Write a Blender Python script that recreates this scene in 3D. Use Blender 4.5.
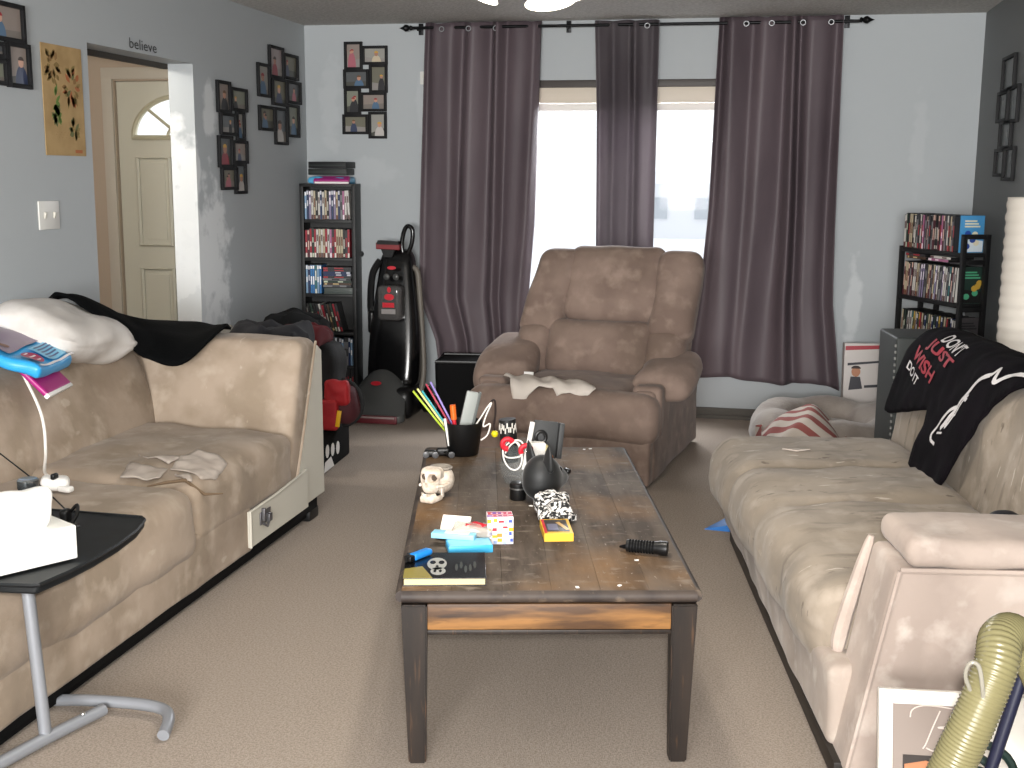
import bpy, bmesh, math, random
from mathutils import Vector, Matrix, noise
for o in list(bpy.data.objects): bpy.data.objects.remove(o)
S = bpy.context.scene
COL = S.collection
PI = math.pi
# ------------------------------------------------------------------ camera
F_PX = 1200.0; YAW = .2016; PITCH = .1711; ROLL = -.0070; EYE = 1.494
def cam_axes():
    cy, sy, cp, sp = math.cos(YAW), math.sin(YAW), math.cos(PITCH), math.sin(PITCH)
    fwd = Vector((-sy*cp, cy*cp, -sp)); right = Vector((cy, sy, 0)); down = fwd.cross(right)
    cr, sr = math.cos(ROLL), math.sin(ROLL)
    return cr*right + sr*down, -sr*right + cr*down, fwd
r_, d_, f_ = cam_axes()
cam = bpy.data.objects.new('camera', bpy.data.cameras.new('camera')); COL.objects.link(cam)
mw = Matrix((r_, -d_, -f_)).transposed().to_4x4(); mw.translation = Vector((0, 0, EYE)); cam.matrix_world = mw
cam.data.sensor_width = 36.0; cam.data.lens = F_PX/1024*36.0; cam.data.clip_start = .05
S.camera = cam
# ------------------------------------------------------------------ world, lights, exposure
S.view_settings.view_transform = 'Standard'; S.view_settings.look = 'None'
S.view_settings.gamma = 1.0; S.view_settings.use_curve_mapping = False
S.view_settings.exposure = 0.0
W = bpy.data.worlds.new('overcast'); S.world = W; W.use_nodes = True
bg = W.node_tree.nodes['Background']; bg.inputs[0].default_value = (.93, .96, 1, 1); bg.inputs[1].default_value = 1.5
def light(name, kind, loc, energy, col=(1, 1, 1), size=None, rot=None, sizey=None, spot=None, blend=.5):
    d = bpy.data.lights.new(name, kind); d.energy = energy; d.color = col
    if kind == 'AREA':
        d.size = size
        if sizey: d.shape = 'RECTANGLE'; d.size_y = sizey
    elif size is not None and kind in ('POINT', 'SPOT'): d.shadow_soft_size = size
    if spot: d.spot_size = spot; d.spot_blend = blend
    o = bpy.data.objects.new(name, d); COL.objects.link(o); o.location = loc
    if rot is not None: o.rotation_euler = rot
    return o
# the camera's own flash, just above the lens
fl = light('camera_flash', 'SPOT', Vector((0, 0, EYE)) + d_*-.055 + r_*.03, 310, (1, .975, .94), .025, spot=math.radians(125), blend=.6)
fl.rotation_euler = mw.to_euler()
# daylight through the picture window (front) and an added fill light behind the camera
dl = light('daylight_front', 'AREA', (-.83, 8.45, 2.15), 300, (.95, .97, 1), 2.2, (math.radians(-62), 0, 0), 1.2)
light('fill_rear', 'AREA', (-.35, -3.96, 1.45), 760, (1, .99, .97), 2.6, (PI/2, 0, .30), 1.5)

# ------------------------------------------------------------------ materials
def lin(c):
    if isinstance(c, str):
        c = c.lstrip('#'); c = [int(c[i:i+2], 16)/255 for i in (0, 2, 4)]
        c = [x/12.92 if x <= .04045 else ((x+.055)/1.055)**2.4 for x in c]
    return tuple(c[:3]) + (1,)
MATS = {}
def M(name, col, rough=.6, metal=0, col2=None, scale=6, lo=.4, hi=.6, stretch=None, bump=0, bscale=60, sheen=0, trans=0,
      emit=0, spec=.5, alpha=1, col3=None, scale3=30, lo3=.5, hi3=.7, coat=0, ior=1.45, detail=4, transl=0, btype='noise'):
    if name in MATS: return MATS[name]
    m = bpy.data.materials.new(name); m.use_nodes = True; MATS[name] = m
    nt = m.node_tree; N = nt.nodes; L = nt.links; b = N['Principled BSDF']
    b.inputs['Base Color'].default_value = lin(col); b.inputs['Roughness'].default_value = rough
    b.inputs['Metallic'].default_value = metal; b.inputs['Specular IOR Level'].default_value = spec
    b.inputs['Transmission Weight'].default_value = trans; b.inputs['IOR'].default_value = ior
    b.inputs['Alpha'].default_value = alpha; b.inputs['Coat Weight'].default_value = coat
    if sheen: b.inputs['Sheen Weight'].default_value = sheen; b.inputs['Sheen Roughness'].default_value = .4
    if emit: b.inputs['Emission Color'].default_value = lin(col); b.inputs['Emission Strength'].default_value = emit
    tc = N.new('ShaderNodeTexCoord'); src = tc.outputs['Object']
    if stretch:
        mp = N.new('ShaderNodeMapping'); mp.inputs['Scale'].default_value = stretch; L.new(src, mp.inputs[0]); src = mp.outputs[0]
    def nz(sc, lo, hi, det=4):
        n = N.new('ShaderNodeTexNoise'); n.inputs['Scale'].default_value = sc; n.inputs['Detail'].default_value = det
        L.new(src, n.inputs['Vector'])
        r = N.new('ShaderNodeMapRange'); r.inputs['From Min'].default_value = lo; r.inputs['From Max'].default_value = hi
        r.clamp = True; L.new(n.outputs['Fac'], r.inputs['Value']); return r.outputs['Result']
    def mixc(fac, a, c):
        x = N.new('ShaderNodeMix'); x.data_type = 'RGBA'
        L.new(fac, x.inputs['Factor'])
        if isinstance(a, bpy.types.NodeSocket): L.new(a, x.inputs[6])
        else: x.inputs[6].default_value = lin(a)
        x.inputs[7].default_value = lin(c); return x.outputs[2]
    cur = None
    if col2: cur = mixc(nz(scale, lo, hi, detail), col, col2)
    if col3: cur = mixc(nz(scale3, lo3, hi3), cur if cur else col, col3)
    if cur: L.new(cur, b.inputs['Base Color'])
    if bump:
        n = N.new('ShaderNodeTexNoise'); n.inputs['Scale'].default_value = bscale; n.inputs['Detail'].default_value = 3; L.new(src, n.inputs['Vector'])
        bp = N.new('ShaderNodeBump'); bp.inputs['Strength'].default_value = min(bump, 1); bp.inputs['Distance'].default_value = .01
        L.new(n.outputs['Fac'], bp.inputs['Height']); L.new(bp.outputs[0], b.inputs['Normal'])
    if transl:
        t = N.new('ShaderNodeBsdfTranslucent'); t.inputs['Color'].default_value = lin(col2 or col)
        mx = N.new('ShaderNodeMixShader'); mx.inputs[0].default_value = transl
        L.new(b.outputs[0], mx.inputs[1]); L.new(t.outputs[0], mx.inputs[2]); L.new(mx.outputs[0], N['Material Output'].inputs[0])
    return m

BLACK = M('black_plastic', '#0d0d0e', .38)
MATTE = M('matte_black', '#0b0b0c', .8, spec=.15)
WHITE = M('white_paper', '#e6e4e0', .7)

# ------------------------------------------------------------------ object helpers
def obj(name, bm, mat, parent=None, smooth=True, loc=None, rot=None, bevel=0, solid=0, subsurf=0, auto=None):
    bmesh.ops.recalc_face_normals(bm, faces=bm.faces)
    me = bpy.data.meshes.new(name); bm.to_mesh(me); bm.free()
    for m in (mat if isinstance(mat, (list, tuple)) else [mat]): me.materials.append(m)
    for p in me.polygons: p.use_smooth = smooth
    if smooth:
        try: me.set_sharp_from_angle(angle=math.radians(auto or 38))
        except Exception: pass
    o = bpy.data.objects.new(name, me); COL.objects.link(o)
    if parent: o.parent = parent
    if loc is not None: o.location = loc
    if rot is not None: o.rotation_euler = rot
    if bevel:
        b = o.modifiers.new('bevel', 'BEVEL'); b.width = bevel; b.segments = 2; b.limit_method = 'ANGLE'
    if solid:
        s = o.modifiers.new('solid', 'SOLIDIFY'); s.thickness = solid; s.offset = 0
    if subsurf:
        s = o.modifiers.new('sub', 'SUBSURF'); s.levels = s.render_levels = subsurf
    return o
def tag(o, label, cat, group=None):
    o['label'] = label; o['category'] = cat
    if group: o['group'] = group
    return o
def thing(name, label, cat, loc=(0, 0, 0), rotz=0, group=None):
    o = bpy.data.objects.new(name, None); COL.objects.link(o); o.empty_display_size = .05
    o.location = loc; o.rotation_euler = (0, 0, rotz); return tag(o, label, cat, group)
def struct(name, bm, mat, parent=None, **k):
    o = obj(name, bm, mat, parent, **k); o['kind'] = 'structure'; return o
def plabel(o, label): o['label'] = label; return o
def B(): return bmesh.new()
def setmat(bm, n0, idx):
    for f in bm.faces:
        if f not in n0: f.material_index = idx
def bx(bm, c, s, bev=0, rot=None, mi=0):
    n0 = set(bm.faces)
    mt = Matrix.Translation(c)
    if rot: mt = mt @ (Matrix.Rotation(rot[2], 4, 'Z') @ Matrix.Rotation(rot[1], 4, 'Y') @ Matrix.Rotation(rot[0], 4, 'X'))
    mt = mt @ Matrix.Diagonal((s[0], s[1], s[2], 1))
    r = bmesh.ops.create_cube(bm, size=1, matrix=mt)
    if bev:
        es = list({e for v in r['verts'] for e in v.link_edges})
        bmesh.ops.bevel(bm, geom=es, offset=bev, segments=2, affect='EDGES', profile=.6)
    setmat(bm, n0, mi); return bm
def rbox(bm, c, s, r, n=(8, 8, 8), deform=None, rot=None, mi=0):
    """rounded box: a subdivided cube whose edges and corners are arcs of radius r"""
    n0 = set(bm.faces)
    h = Vector((s[0]/2, s[1]/2, s[2]/2)); r = min(r, min(h)*.999)
    def axis(k, nn):
        hh = h[k]; a = [-hh, -hh+r*.3, -hh+r*.65]; inner = hh-r
        for i in range(nn+1): a.append(-inner + 2*inner*i/nn)
        return a + [hh-r*.65, hh-r*.3, hh]
    ax = [axis(k, n[k]) for k in range(3)]
    vs = {}
    R = Matrix.Identity(3)
    if rot: R = Matrix.Rotation(rot[2], 3, 'Z') @ Matrix.Rotation(rot[1], 3, 'Y') @ Matrix.Rotation(rot[0], 3, 'X')
    C = Vector(c)
    def V(i, j, k):
        key = (i, j, k)
        if key in vs: return vs[key]
        p = Vector((ax[0][i], ax[1][j], ax[2][k]))
        q = Vector([max(-(h[t]-r), min(h[t]-r, p[t])) for t in range(3)])
        d = p-q
        if d.length > 1e-9: p = q + d.normalized()*r
        if deform: p = deform(p, h)
        v = bm.verts.new(C + R @ p); vs[key] = v; return v
    L = [len(a)-1 for a in ax]
    for a in range(3):
        b_, c_ = (a+1) % 3, (a+2) % 3
        for side in (0, L[a]):
            for i in range(L[b_]):
                for j in range(L[c_]):
                    def K(u, w):
                        t = [0, 0, 0]; t[a] = side; t[b_] = u; t[c_] = w; return V(*t)
                    bm.faces.new((K(i, j), K(i+1, j), K(i+1, j+1), K(i, j+1)))
    setmat(bm, n0, mi); return bm
def smoothpath(pts, k=6):
    P = [Vector(p) for p in pts]; out = []
    for i in range(len(P)-1):
        p0 = P[max(i-1, 0)]; p1 = P[i]; p2 = P[i+1]; p3 = P[min(i+2, len(P)-1)]
        for t in range(k):
            t /= k
            out.append(.5*((2*p1)+(p2-p0)*t+(2*p0-5*p1+4*p2-p3)*t*t+(3*p1-p0-3*p2+p3)*t**3))
    return out + [P[-1]]
def tube(bm, pts, r, seg=8, closed=False, mi=0, caps=True, flat=1.0):
    n0 = set(bm.faces); P = [Vector(p) for p in pts]; n = len(P); rings = []
    up = None
    for i in range(n):
        t = (P[(i+1) % n]-P[i-1]) if closed else (P[min(i+1, n-1)]-P[max(i-1, 0)])
        t.normalize()
        if up is None:
            up = t.cross(Vector((0, 0, 1)))
            if up.length < .05: up = t.cross(Vector((0, 1, 0)))
        up = (up - t*up.dot(t))
        up.normalize(); w = t.cross(up)
        rr = r[i] if isinstance(r, (list, tuple)) else r
        rings.append([bm.verts.new(P[i] + up*math.cos(2*PI*k/seg)*rr + w*math.sin(2*PI*k/seg)*rr*flat) for k in range(seg)])
    for i in range(n if closed else n-1):
        a, b = rings[i], rings[(i+1) % n]
        for k in range(seg): bm.faces.new((a[k], a[(k+1) % seg], b[(k+1) % seg], b[k]))
    if caps and not closed: bm.faces.new(rings[0]); bm.faces.new(rings[-1][::-1])
    setmat(bm, n0, mi); return bm
def lathe(bm, prof, seg=24, c=(0, 0, 0), mi=0, mat4=None):
    n0 = set(bm.faces); rings = []; C = Vector(c)
    for r, z in prof:
        ring = []
        if r < 1e-6:
            p = Vector((0, 0, z)); ring = [bm.verts.new((mat4 @ p if mat4 else p)+C)]
        else:
            for k in range(seg):
                p = Vector((r*math.cos(2*PI*k/seg), r*math.sin(2*PI*k/seg), z))
                ring.append(bm.verts.new((mat4 @ p if mat4 else p)+C))
        rings.append(ring)
    for a, b in zip(rings, rings[1:]):
        for k in range(seg):
            k2 = (k+1) % seg
            if len(a) == 1 and len(b) == 1: continue
            if len(a) == 1: bm.faces.new((a[0], b[k], b[k2]))
            elif len(b) == 1: bm.faces.new((a[k], a[k2], b[0]))
            else: bm.faces.new((a[k], a[k2], b[k2], b[k]))
    setmat(bm, n0, mi); return bm
def sheet(bm, f, nu, nv, mi=0):
    n0 = set(bm.faces)
    g = [[bm.verts.new(f(i/nu, j/nv)) for i in range(nu+1)] for j in range(nv+1)]
    for j in range(nv):
        for i in range(nu): bm.faces.new((g[j][i], g[j][i+1], g[j+1][i+1], g[j+1][i]))
    setmat(bm, n0, mi); return bm
def prism(bm, poly, t, f=None, mi=0):
    """polygon in (a,b) extruded by thickness t; f maps (a,b,t) to a 3-D point"""
    n0 = set(bm.faces); f = f or (lambda a, b, h: (a, b, h))
    lo = [bm.verts.new(f(a, b, 0)) for a, b in poly]; hi = [bm.verts.new(f(a, b, t)) for a, b in poly]
    bm.faces.new(lo[::-1]); bm.faces.new(hi); n = len(poly)
    for i in range(n): bm.faces.new((lo[i], lo[(i+1) % n], hi[(i+1) % n], hi[i]))
    setmat(bm, n0, mi); return bm
def ell(cx, cy, rx, ry, n=18, a0=0, a1=2*PI):
    full = abs(a1-a0-2*PI) < 1e-6
    return [(cx+rx*math.cos(a0+(a1-a0)*i/(n if full else n-1)), cy+ry*math.sin(a0+(a1-a0)*i/(n if full else n-1))) for i in range(n)]
def inside(poly, x, y):
    c = False; n = len(poly); j = n-1
    for i in range(n):
        xi, yi = poly[i]; xj, yj = poly[j]
        if (yi > y) != (yj > y) and x < (xj-xi)*(y-yi)/(yj-yi)+xi: c = not c
        j = i
    return c
def nearest(poly, x, y):
    best = None
    for i in range(len(poly)):
        ax, ay = poly[i]; bx_, by = poly[(i+1) % len(poly)]
        dx, dy = bx_-ax, by-ay; L = dx*dx+dy*dy or 1e-9
        t = max(0, min(1, ((x-ax)*dx+(y-ay)*dy)/L)); px, py = ax+t*dx, ay+t*dy
        d = (px-x)**2+(py-y)**2
        if best is None or d < best[0]: best = (d, px, py)
    return best[1], best[2]
def drape(bm, poly, cell, surf, mi=0):
    """fills an outline in (a,b) with a fine grid laid on the surface surf(a,b)"""
    n0 = set(bm.faces)
    x0 = min(p[0] for p in poly); x1 = max(p[0] for p in poly); y0 = min(p[1] for p in poly); y1 = max(p[1] for p in poly)
    nx = max(1, int((x1-x0)/cell)+1); ny = max(1, int((y1-y0)/cell)+1)
    keep = {(i, j) for i in range(nx) for j in range(ny) if inside(poly, x0+(i+.5)*cell, y0+(j+.5)*cell)}
    vs = {}
    def V(i, j):
        if (i, j) in vs: return vs[(i, j)]
        a, b = x0+i*cell, y0+j*cell
        if not all(q in keep for q in ((i-1, j-1), (i, j-1), (i-1, j), (i, j))): a, b = nearest(poly, a, b)
        vs[(i, j)] = bm.verts.new(surf(a, b)); return vs[(i, j)]
    for i, j in keep: bm.faces.new((V(i, j), V(i+1, j), V(i+1, j+1), V(i, j+1)))
    setmat(bm, n0, mi); return bm
def textmesh(s, size=1.0, extrude=0, align='LEFT', shear=0, bold=0):
    cu = bpy.data.curves.new('lettering', 'FONT'); cu.body = s; cu.size = size; cu.extrude = extrude; cu.align_x = align
    cu.shear = shear; cu.offset = bold; cu.resolution_u = 3
    o = bpy.data.objects.new('lettering', cu); COL.objects.link(o)
    dg = bpy.context.evaluated_depsgraph_get(); me = bpy.data.meshes.new_from_object(o.evaluated_get(dg))
    bpy.data.objects.remove(o); bm = bmesh.new(); bm.from_mesh(me); bpy.data.meshes.remove(me); return bm
def mapbm(bm, f):
    for v in bm.verts: v.co = Vector(f(v.co.x, v.co.y, v.co.z))
    return bm
def nz(x, y=0, z=0, s=1): return noise.noise(Vector((x*s, y*s, z*s)))

# ================================================================== THE ROOM
XL, XR, YB, YF, H = -2.919, 1.22, 7.544, -4.0, 2.44
TW = .14
def paint(name, base, patches, patchcol='#d9dcdd'):
    """wall paint with smears of white filler; patches = (centre, radii, strength)"""
    m = M(name, base, .62, col2=None, bump=.06, bscale=140); nt = m.node_tree; N = nt.nodes; L = nt.links; b = N['Principled BSDF']
    geo = N.new('ShaderNodeNewGeometry'); pos = geo.outputs['Position']
    nt1 = N.new('ShaderNodeTexNoise'); nt1.inputs['Scale'].default_value = 9; nt1.inputs['Detail'].default_value = 5; L.new(pos, nt1.inputs['Vector'])
    tot = None
    for c, r, s in patches:
        sub = N.new('ShaderNodeVectorMath'); sub.operation = 'SUBTRACT'; L.new(pos, sub.inputs[0]); sub.inputs[1].default_value = c
        dv = N.new('ShaderNodeVectorMath'); dv.operation = 'DIVIDE'; L.new(sub.outputs[0], dv.inputs[0]); dv.inputs[1].default_value = r
        ln = N.new('ShaderNodeVectorMath'); ln.operation = 'LENGTH'; L.new(dv.outputs[0], ln.inputs[0])
        a = N.new('ShaderNodeMath'); a.operation = 'MULTIPLY_ADD'; L.new(nt1.outputs['Fac'], a.inputs[0]); a.inputs[1].default_value = 2.2; L.new(ln.outputs['Value'], a.inputs[2])
        mr = N.new('ShaderNodeMapRange'); mr.inputs['From Min'].default_value = 2.15; mr.inputs['From Max'].default_value = 1.75
        mr.inputs['To Max'].default_value = s; mr.clamp = True; L.new(a.outputs[0], mr.inputs['Value'])
        if tot is None: tot = mr.outputs['Result']
        else:
            mx = N.new('ShaderNodeMath'); mx.operation = 'MAXIMUM'; L.new(tot, mx.inputs[0]); L.new(mr.outputs['Result'], mx.inputs[1]); tot = mx.outputs[0]
    if tot:
        x = N.new('ShaderNodeMix'); x.data_type = 'RGBA'; L.new(tot, x.inputs['Factor'])
        x.inputs[6].default_value = lin(base); x.inputs[7].default_value = lin(patchcol); L.new(x.outputs[2], b.inputs['Base Color'])
    return m
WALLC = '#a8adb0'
paint_l = paint('wall_paint_left', WALLC, [((-2.92, 6.10, 1.02), (.3, .22, .45), .95), ((-2.98, 5.95, 1.25), (.2, .05, .5), .9),
    ((-2.92, 6.12, 1.84), (.3, .09, .14), .75), ((-2.92, 6.0, .8), (.3, .3, .3), .7)])
paint_b = paint('wall_paint_back', WALLC, [((.57, 7.54, .75), (.05, .3, .3), .4), ((-2.75, 7.54, 1.95), (.08, .3, .3), .12), ((-2.5, 7.54, 1.5), (.2, .3, .1), .12),
    ((-2.12, 7.54, 1.9), (.06, .3, .25), .12), ((.9, 7.54, 1.7), (.05, .3, .3), .1)])
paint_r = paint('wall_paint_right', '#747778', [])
hallpaint = M('hall_paint', '#b3a392', .7)
carpet = M('carpet', '#a79b90', .95, col2='#92867b', scale=150, lo=.42, hi=.6, col3='#bdb0a0', scale3=320, lo3=.55, hi3=.75, bump=.5, bscale=420, spec=.1)
nt = carpet.node_tree
ceilm = M('ceiling_texture', '#c6c4c0', .9, col2='#b4b2ae', scale=55, bump=.9, bscale=70, spec=.1)
darktrim = M('dark_baseboard', '#37332f', .5)
trimw = M('white_frame', '#d8d5cf', .5)
struct('floor', bx(B(), ((XL+XR)/2-1.0, (YB+YF)/2, -.05), (XR-XL+2.4, YB-YF+.6, .1)), carpet, smooth=False)
struct('ceiling', bx(B(), ((XL+XR)/2-1.0, (YB+YF)/2, H+.05), (XR-XL+2.4, YB-YF+.6, .1)), ceilm, smooth=False)
DY0, DY1, DZ = 4.94, 5.95, 2.06
struct('wall_left', prism(B(), [(YF-.14, 0), (DY0, 0), (DY0, DZ), (DY1, DZ), (DY1, 0), (YB+.14, 0), (YB+.14, H), (YF-.14, H)], -TW,
       lambda a, b, h: (XL+h, a, b)), paint_l, smooth=False)
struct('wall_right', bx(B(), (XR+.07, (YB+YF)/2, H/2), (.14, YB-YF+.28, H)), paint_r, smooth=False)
WX0, WX1, WZ0, WZ1 = -1.80, .14, .52, 2.06
def ringpoly(o, i):   # outer rectangle with a rectangular hole, one outline with a slit
    (x0, z0, x1, z1), (a0, c0, a1, c1) = o, i
    return [(x0, z0), (x1, z0), (x1, z1), (x0, z1), (x0, z0), (a0, c0), (a0, c1), (a1, c1), (a1, c0), (a0, c0)]
def wall_with_hole(name, x0, x1, hole, y0, y1, mat):
    bm = B(); a0, c0, a1, c1 = hole
    for (p, q, r, s) in ((x0, a0, 0, H), (a1, x1, 0, H), (a0, a1, 0, c0), (a0, a1, c1, H)):
        bx(bm, ((p+q)/2, (y0+y1)/2, (r+s)/2), (q-p, abs(y1-y0), s-r))
    bmesh.ops.remove_doubles(bm, verts=bm.verts, dist=1e-5)
    return struct(name, bm, mat, smooth=False)
wall_with_hole('wall_back', XL, XR, (WX0, WZ0, WX1, WZ1), YB, YB+.14, paint_b)
wall_with_hole('wall_front', XL, XR, (-1.70, 1.0, .65, 2.22), YF-.14, YF, paint_r)  # unseen wall; its opening is put in for the added fill light
bm = B()
bx(bm, ((XL+XR)/2+.02, YB-.008, .034), (XR-XL-.05, .016, .068)); bx(bm, ((XL+XR)/2+.02, YB-.014, .012), (XR-XL-.05, .028, .024))
struct('baseboard_back', bm, M('baseboard_back_paint', '#4a453e', .55), smooth=False)
bm = B(); bx(bm, (XL+.007, (DY1+YB)/2, .04), (.014, YB-DY1-.02, .08)); bx(bm, (XL+.007, (DY0+YF)/2, .04), (.014, DY0-YF-.02, .08))
struct('baseboard_left', bm, darktrim, smooth=False)
struct('baseboard_right', bx(B(), (XR-.007, (YB+YF)/2, .04), (.014, YB-YF-.06, .08)), darktrim, smooth=False)
# dark strips standing for the shadow round the hall side of the doorway
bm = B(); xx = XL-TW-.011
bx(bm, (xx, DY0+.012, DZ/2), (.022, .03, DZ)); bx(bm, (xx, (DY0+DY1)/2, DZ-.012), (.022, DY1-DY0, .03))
struct('doorway_shadow_1', bm, M('doorway_edge_shade', '#3a352f', .7), smooth=False)
# picture window: frame, sashes, glass, headrail
win = bpy.data.objects.new('window_1', None); COL.objects.link(win); win['kind'] = 'structure'; win.location = ((WX0+WX1)/2, YB+.08, WZ0)
ww, wh = WX1-WX0, WZ1-WZ0
bm = B()
for sx in (-1, 1): bx(bm, (sx*(ww/2-.03), 0, wh/2), (.06, .11, wh), .006)
bx(bm, (0, 0, .03), (ww-.12, .11, .06), .006); bx(bm, (0, 0, wh-.055), (ww-.12, .11, .11), .006)
for x in (-.02,): bx(bm, (x, .01, wh/2-.02), (.05, .07, wh-.17), .005)
struct('window_frame', bm, M('window_frame_vinyl', '#cfc4b4', .5), win)
bm = B()
for x0, x1 in ((-ww/2+.06, -.045), (.005, ww/2-.06)):
    for zz in (.08, wh-.135): bx(bm, ((x0+x1)/2, .015, zz), (x1-x0, .04, .045), .004)
    for xx_ in (x0+.02, x1-.02): bx(bm, (xx_, .015, wh/2-.03), (.04, .04, wh-.2), .004)
struct('window_sash', bm, M('window_sash_vinyl', '#dcd9d4', .5), win)
g = M('window_glass', '#dfe8ee', .03, alpha=.06)
bm = B(); bx(bm, (0, .02, wh/2-.03), (ww-.14, .004, wh-.18)); struct('window_pane', bm, g, win, smooth=False)
bm = B(); bx(bm, (0, -.04, wh+.003), (ww+.03, .085, .045), .004); struct('window_headrail', bm, M('window_headrail_brown', '#3b3430', .5), win)
bm = B(); bx(bm, (0, -.035, .012), (ww-.01, .07, .024), .005); struct('window_sill', bm, trimw, win)

# ------------------------------------------------------------------ entry hall beyond the doorway
HY = 7.50; HX0 = -4.62; hx1 = XL-TW
DX0, DX1, DT = -4.25, -3.33, 2.10
struct('wall_hall_front', prism(B(), [(HX0, 0), (DX0-.003, 0), (DX0-.003, DT+.003), (DX1+.003, DT+.003), (DX1+.003, 0), (hx1, 0), (hx1, H), (HX0, H)], .14,
       lambda a, b, h: (a, HY+h, b)), hallpaint, smooth=False)
struct('wall_hall_left', bx(B(), (HX0-.05, 5.0, H/2), (.1, 5.3, H)), hallpaint, smooth=False)
struct('wall_hall_rear', bx(B(), ((HX0+hx1)/2, 2.3, H/2), (hx1-HX0, .1, H)), hallpaint, smooth=False)
door = bpy.data.objects.new('door_1', None); COL.objects.link(door); door['kind'] = 'structure'; door.location = ((DX0+DX1)/2, HY+.03, 0)
dm = M('entry_door_cream', '#c6c4b6', .5)
dw = DX1-DX0
fan_r, fan_z, fc = .345, 1.735, 0.0
arc = [(fc+fan_r*math.cos(PI*i/22), fan_z+fan_r*math.sin(PI*i/22)*.78) for i in range(23)]
outer = [(-dw/2, .01), (dw/2, .01), (dw/2, DT), (0, DT)]
poly = outer + [arc[11]] + arc[11::-1] + [(-fan_r, fan_z)] + arc[:11:-1] + [arc[11], (0, DT), (-dw/2, DT)]
# slab as two halves that meet at the centre line, leaving the fan-shaped opening
bm = B()
for s in (-1, 1):
    half = [(0, .01), (s*dw/2, .01), (s*dw/2, DT), (0, DT)]
    a = [(s*fan_r*math.cos(PI/2*i/12), fan_z+fan_r*math.sin(PI/2*i/12)*.78) for i in range(13)]
    prism(bm, half + a[::-1] + [(0, fan_z)], .042, lambda p, q, h: (p, h, q))
for sx in (-1, 1):      # raised mouldings of the four panels
    for z0, z1 in ((.28, .86), (1.02, 1.60)):
        x0, x1 = sx*.21-.115, sx*.21+.115
        tube(bm, [(x0, -.003, z0), (x1, -.003, z0), (x1, -.003, z1), (x0, -.003, z1)], .017, 6, closed=True)
        bx(bm, (sx*.21, .0, (z0+z1)/2), (.16, .012, z1-z0-.07), .004)
struct('door_slab', bm, dm, door, smooth=False)
bm = B()
tube(bm, [(fc+fan_r*math.cos(PI*i/20), -.006, fan_z+fan_r*.78*math.sin(PI*i/20)) for i in range(21)], .018, 6)
tube(bm, [(-fan_r-.01, -.006, fan_z), (fan_r+.01, -.006, fan_z)], .018, 6)
for a in (45, 90, 135):
    tube(bm, [(.1*math.cos(math.radians(a)), -.004, fan_z+.08*math.sin(math.radians(a))), (fan_r*math.cos(math.radians(a)), -.004, fan_z+fan_r*.78*math.sin(math.radians(a)))], .011, 6)
tube(bm, [(.1*math.cos(PI*i/10), -.004, fan_z+.085*math.sin(PI*i/10)) for i in range(11)], .011, 6)
struct('door_fan_window', bm, M('door_fan_trim', '#b9b49c', .5), door)
bm = B(); prism(bm, [(p*.995, q) for p, q in arc], .006, lambda p, q, h: (p, .02+h, q))
struct('door_glass', bm, M('door_glass_frosted', '#eef2f4', .2, alpha=.12), door, smooth=False)
bm = B(); lathe(bm, [(0, 0), (.03, .002), (.034, .02), (.02, .035), (.012, .05), (0, .05)], 16, (dw/2-.07, -.01, .98), mat4=Matrix.Rotation(PI/2, 4, 'X'))
struct('door_handle', bm, M('brass', '#9c8546', .3, 1), door)
bm = B()
for s in (-1, 1): bx(bm, (s*(dw/2+.045), -.035, DT/2+.01), (.075, .03, DT+.02), .004)
bx(bm, (0, -.035, DT+.05), (dw+.165, .03, .075), .004)
struct('door_casing', bm, M('door_casing_paint', '#bdb6aa', .5), door)
light('hall_fill', 'POINT', (-3.8, 5.4, 2.2), 48, (1, .94, .85), .12)  # unseen light added to brighten the hall and its door

# ------------------------------------------------------------------ snowy street outside
snow = M('snow', '#f2f4f8', .9)
struct('ground', bx(B(), (0, 40, -.6), (160, 64, .2)), snow, smooth=False)
hs = thing('house', 'pale grey house across the snowy street, faint through the right window pane', 'house', (-2.6, 42, -.5), 0)
bm = B(); bx(bm, (0, 0, .9), (2.6, 3, 1.8)); obj('wall', bm, M('house_siding', '#dcdee0', .8), hs, smooth=False)
bm = B(); prism(bm, [(-1.5, 1.8), (1.5, 1.8), (0, 2.7)], 3.4, lambda a, b, h: (a, h-1.7, b)); obj('roof', bm, snow, hs, smooth=False)
for x in (-.75, .75):
    bm = B(); bx(bm, (x, -1.53, 1.0), (.6, .1, .7)); obj('window', bm, M('house_window', '#a9afb4', .5), hs, smooth=False)

# ================================================================== CURTAINS
def curtain_mat(name, transl, col='#5d5257', col2='#50464b'):
    return M(name, col, .5, col2=col2, scale=2.5, stretch=(1, 1, .3), spec=.35, transl=transl, bump=.05, bscale=12)
rod = thing('curtain_rod', 'black curtain rod with pointed finials above the picture window', 'curtain rod', (-.83, 7.46, 2.402))
irn = M('black_iron', '#111214', .4, .6)
bm = B(); tube(bm, [(-1.345, 0, 0), (1.345, 0, -.006)], .0095, 10); obj('rod', bm, irn, rod)
for s in (-1, 1):
    bm = B(); lathe(bm, [(.0, 0), (.012, 0), (.016, .01), (.01, .018), (.02, .03), (.022, .045), (.012, .058), (.006, .07), (0, .085)], 14, (s*1.345, 0, 0), mat4=Matrix.Rotation(s*PI/2, 4, 'Y')); obj('finial', bm, irn, rod)
for x in (-1.31, -.37, 1.28):
    bm = B(); bx(bm, (x, .078, 0), (.03, .01, .07), .002); tube(bm, [(x, .075, 0), (x, .02, -.012), (x, 0, -.013)], .006, 6); obj('bracket', bm, irn, rod)
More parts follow.
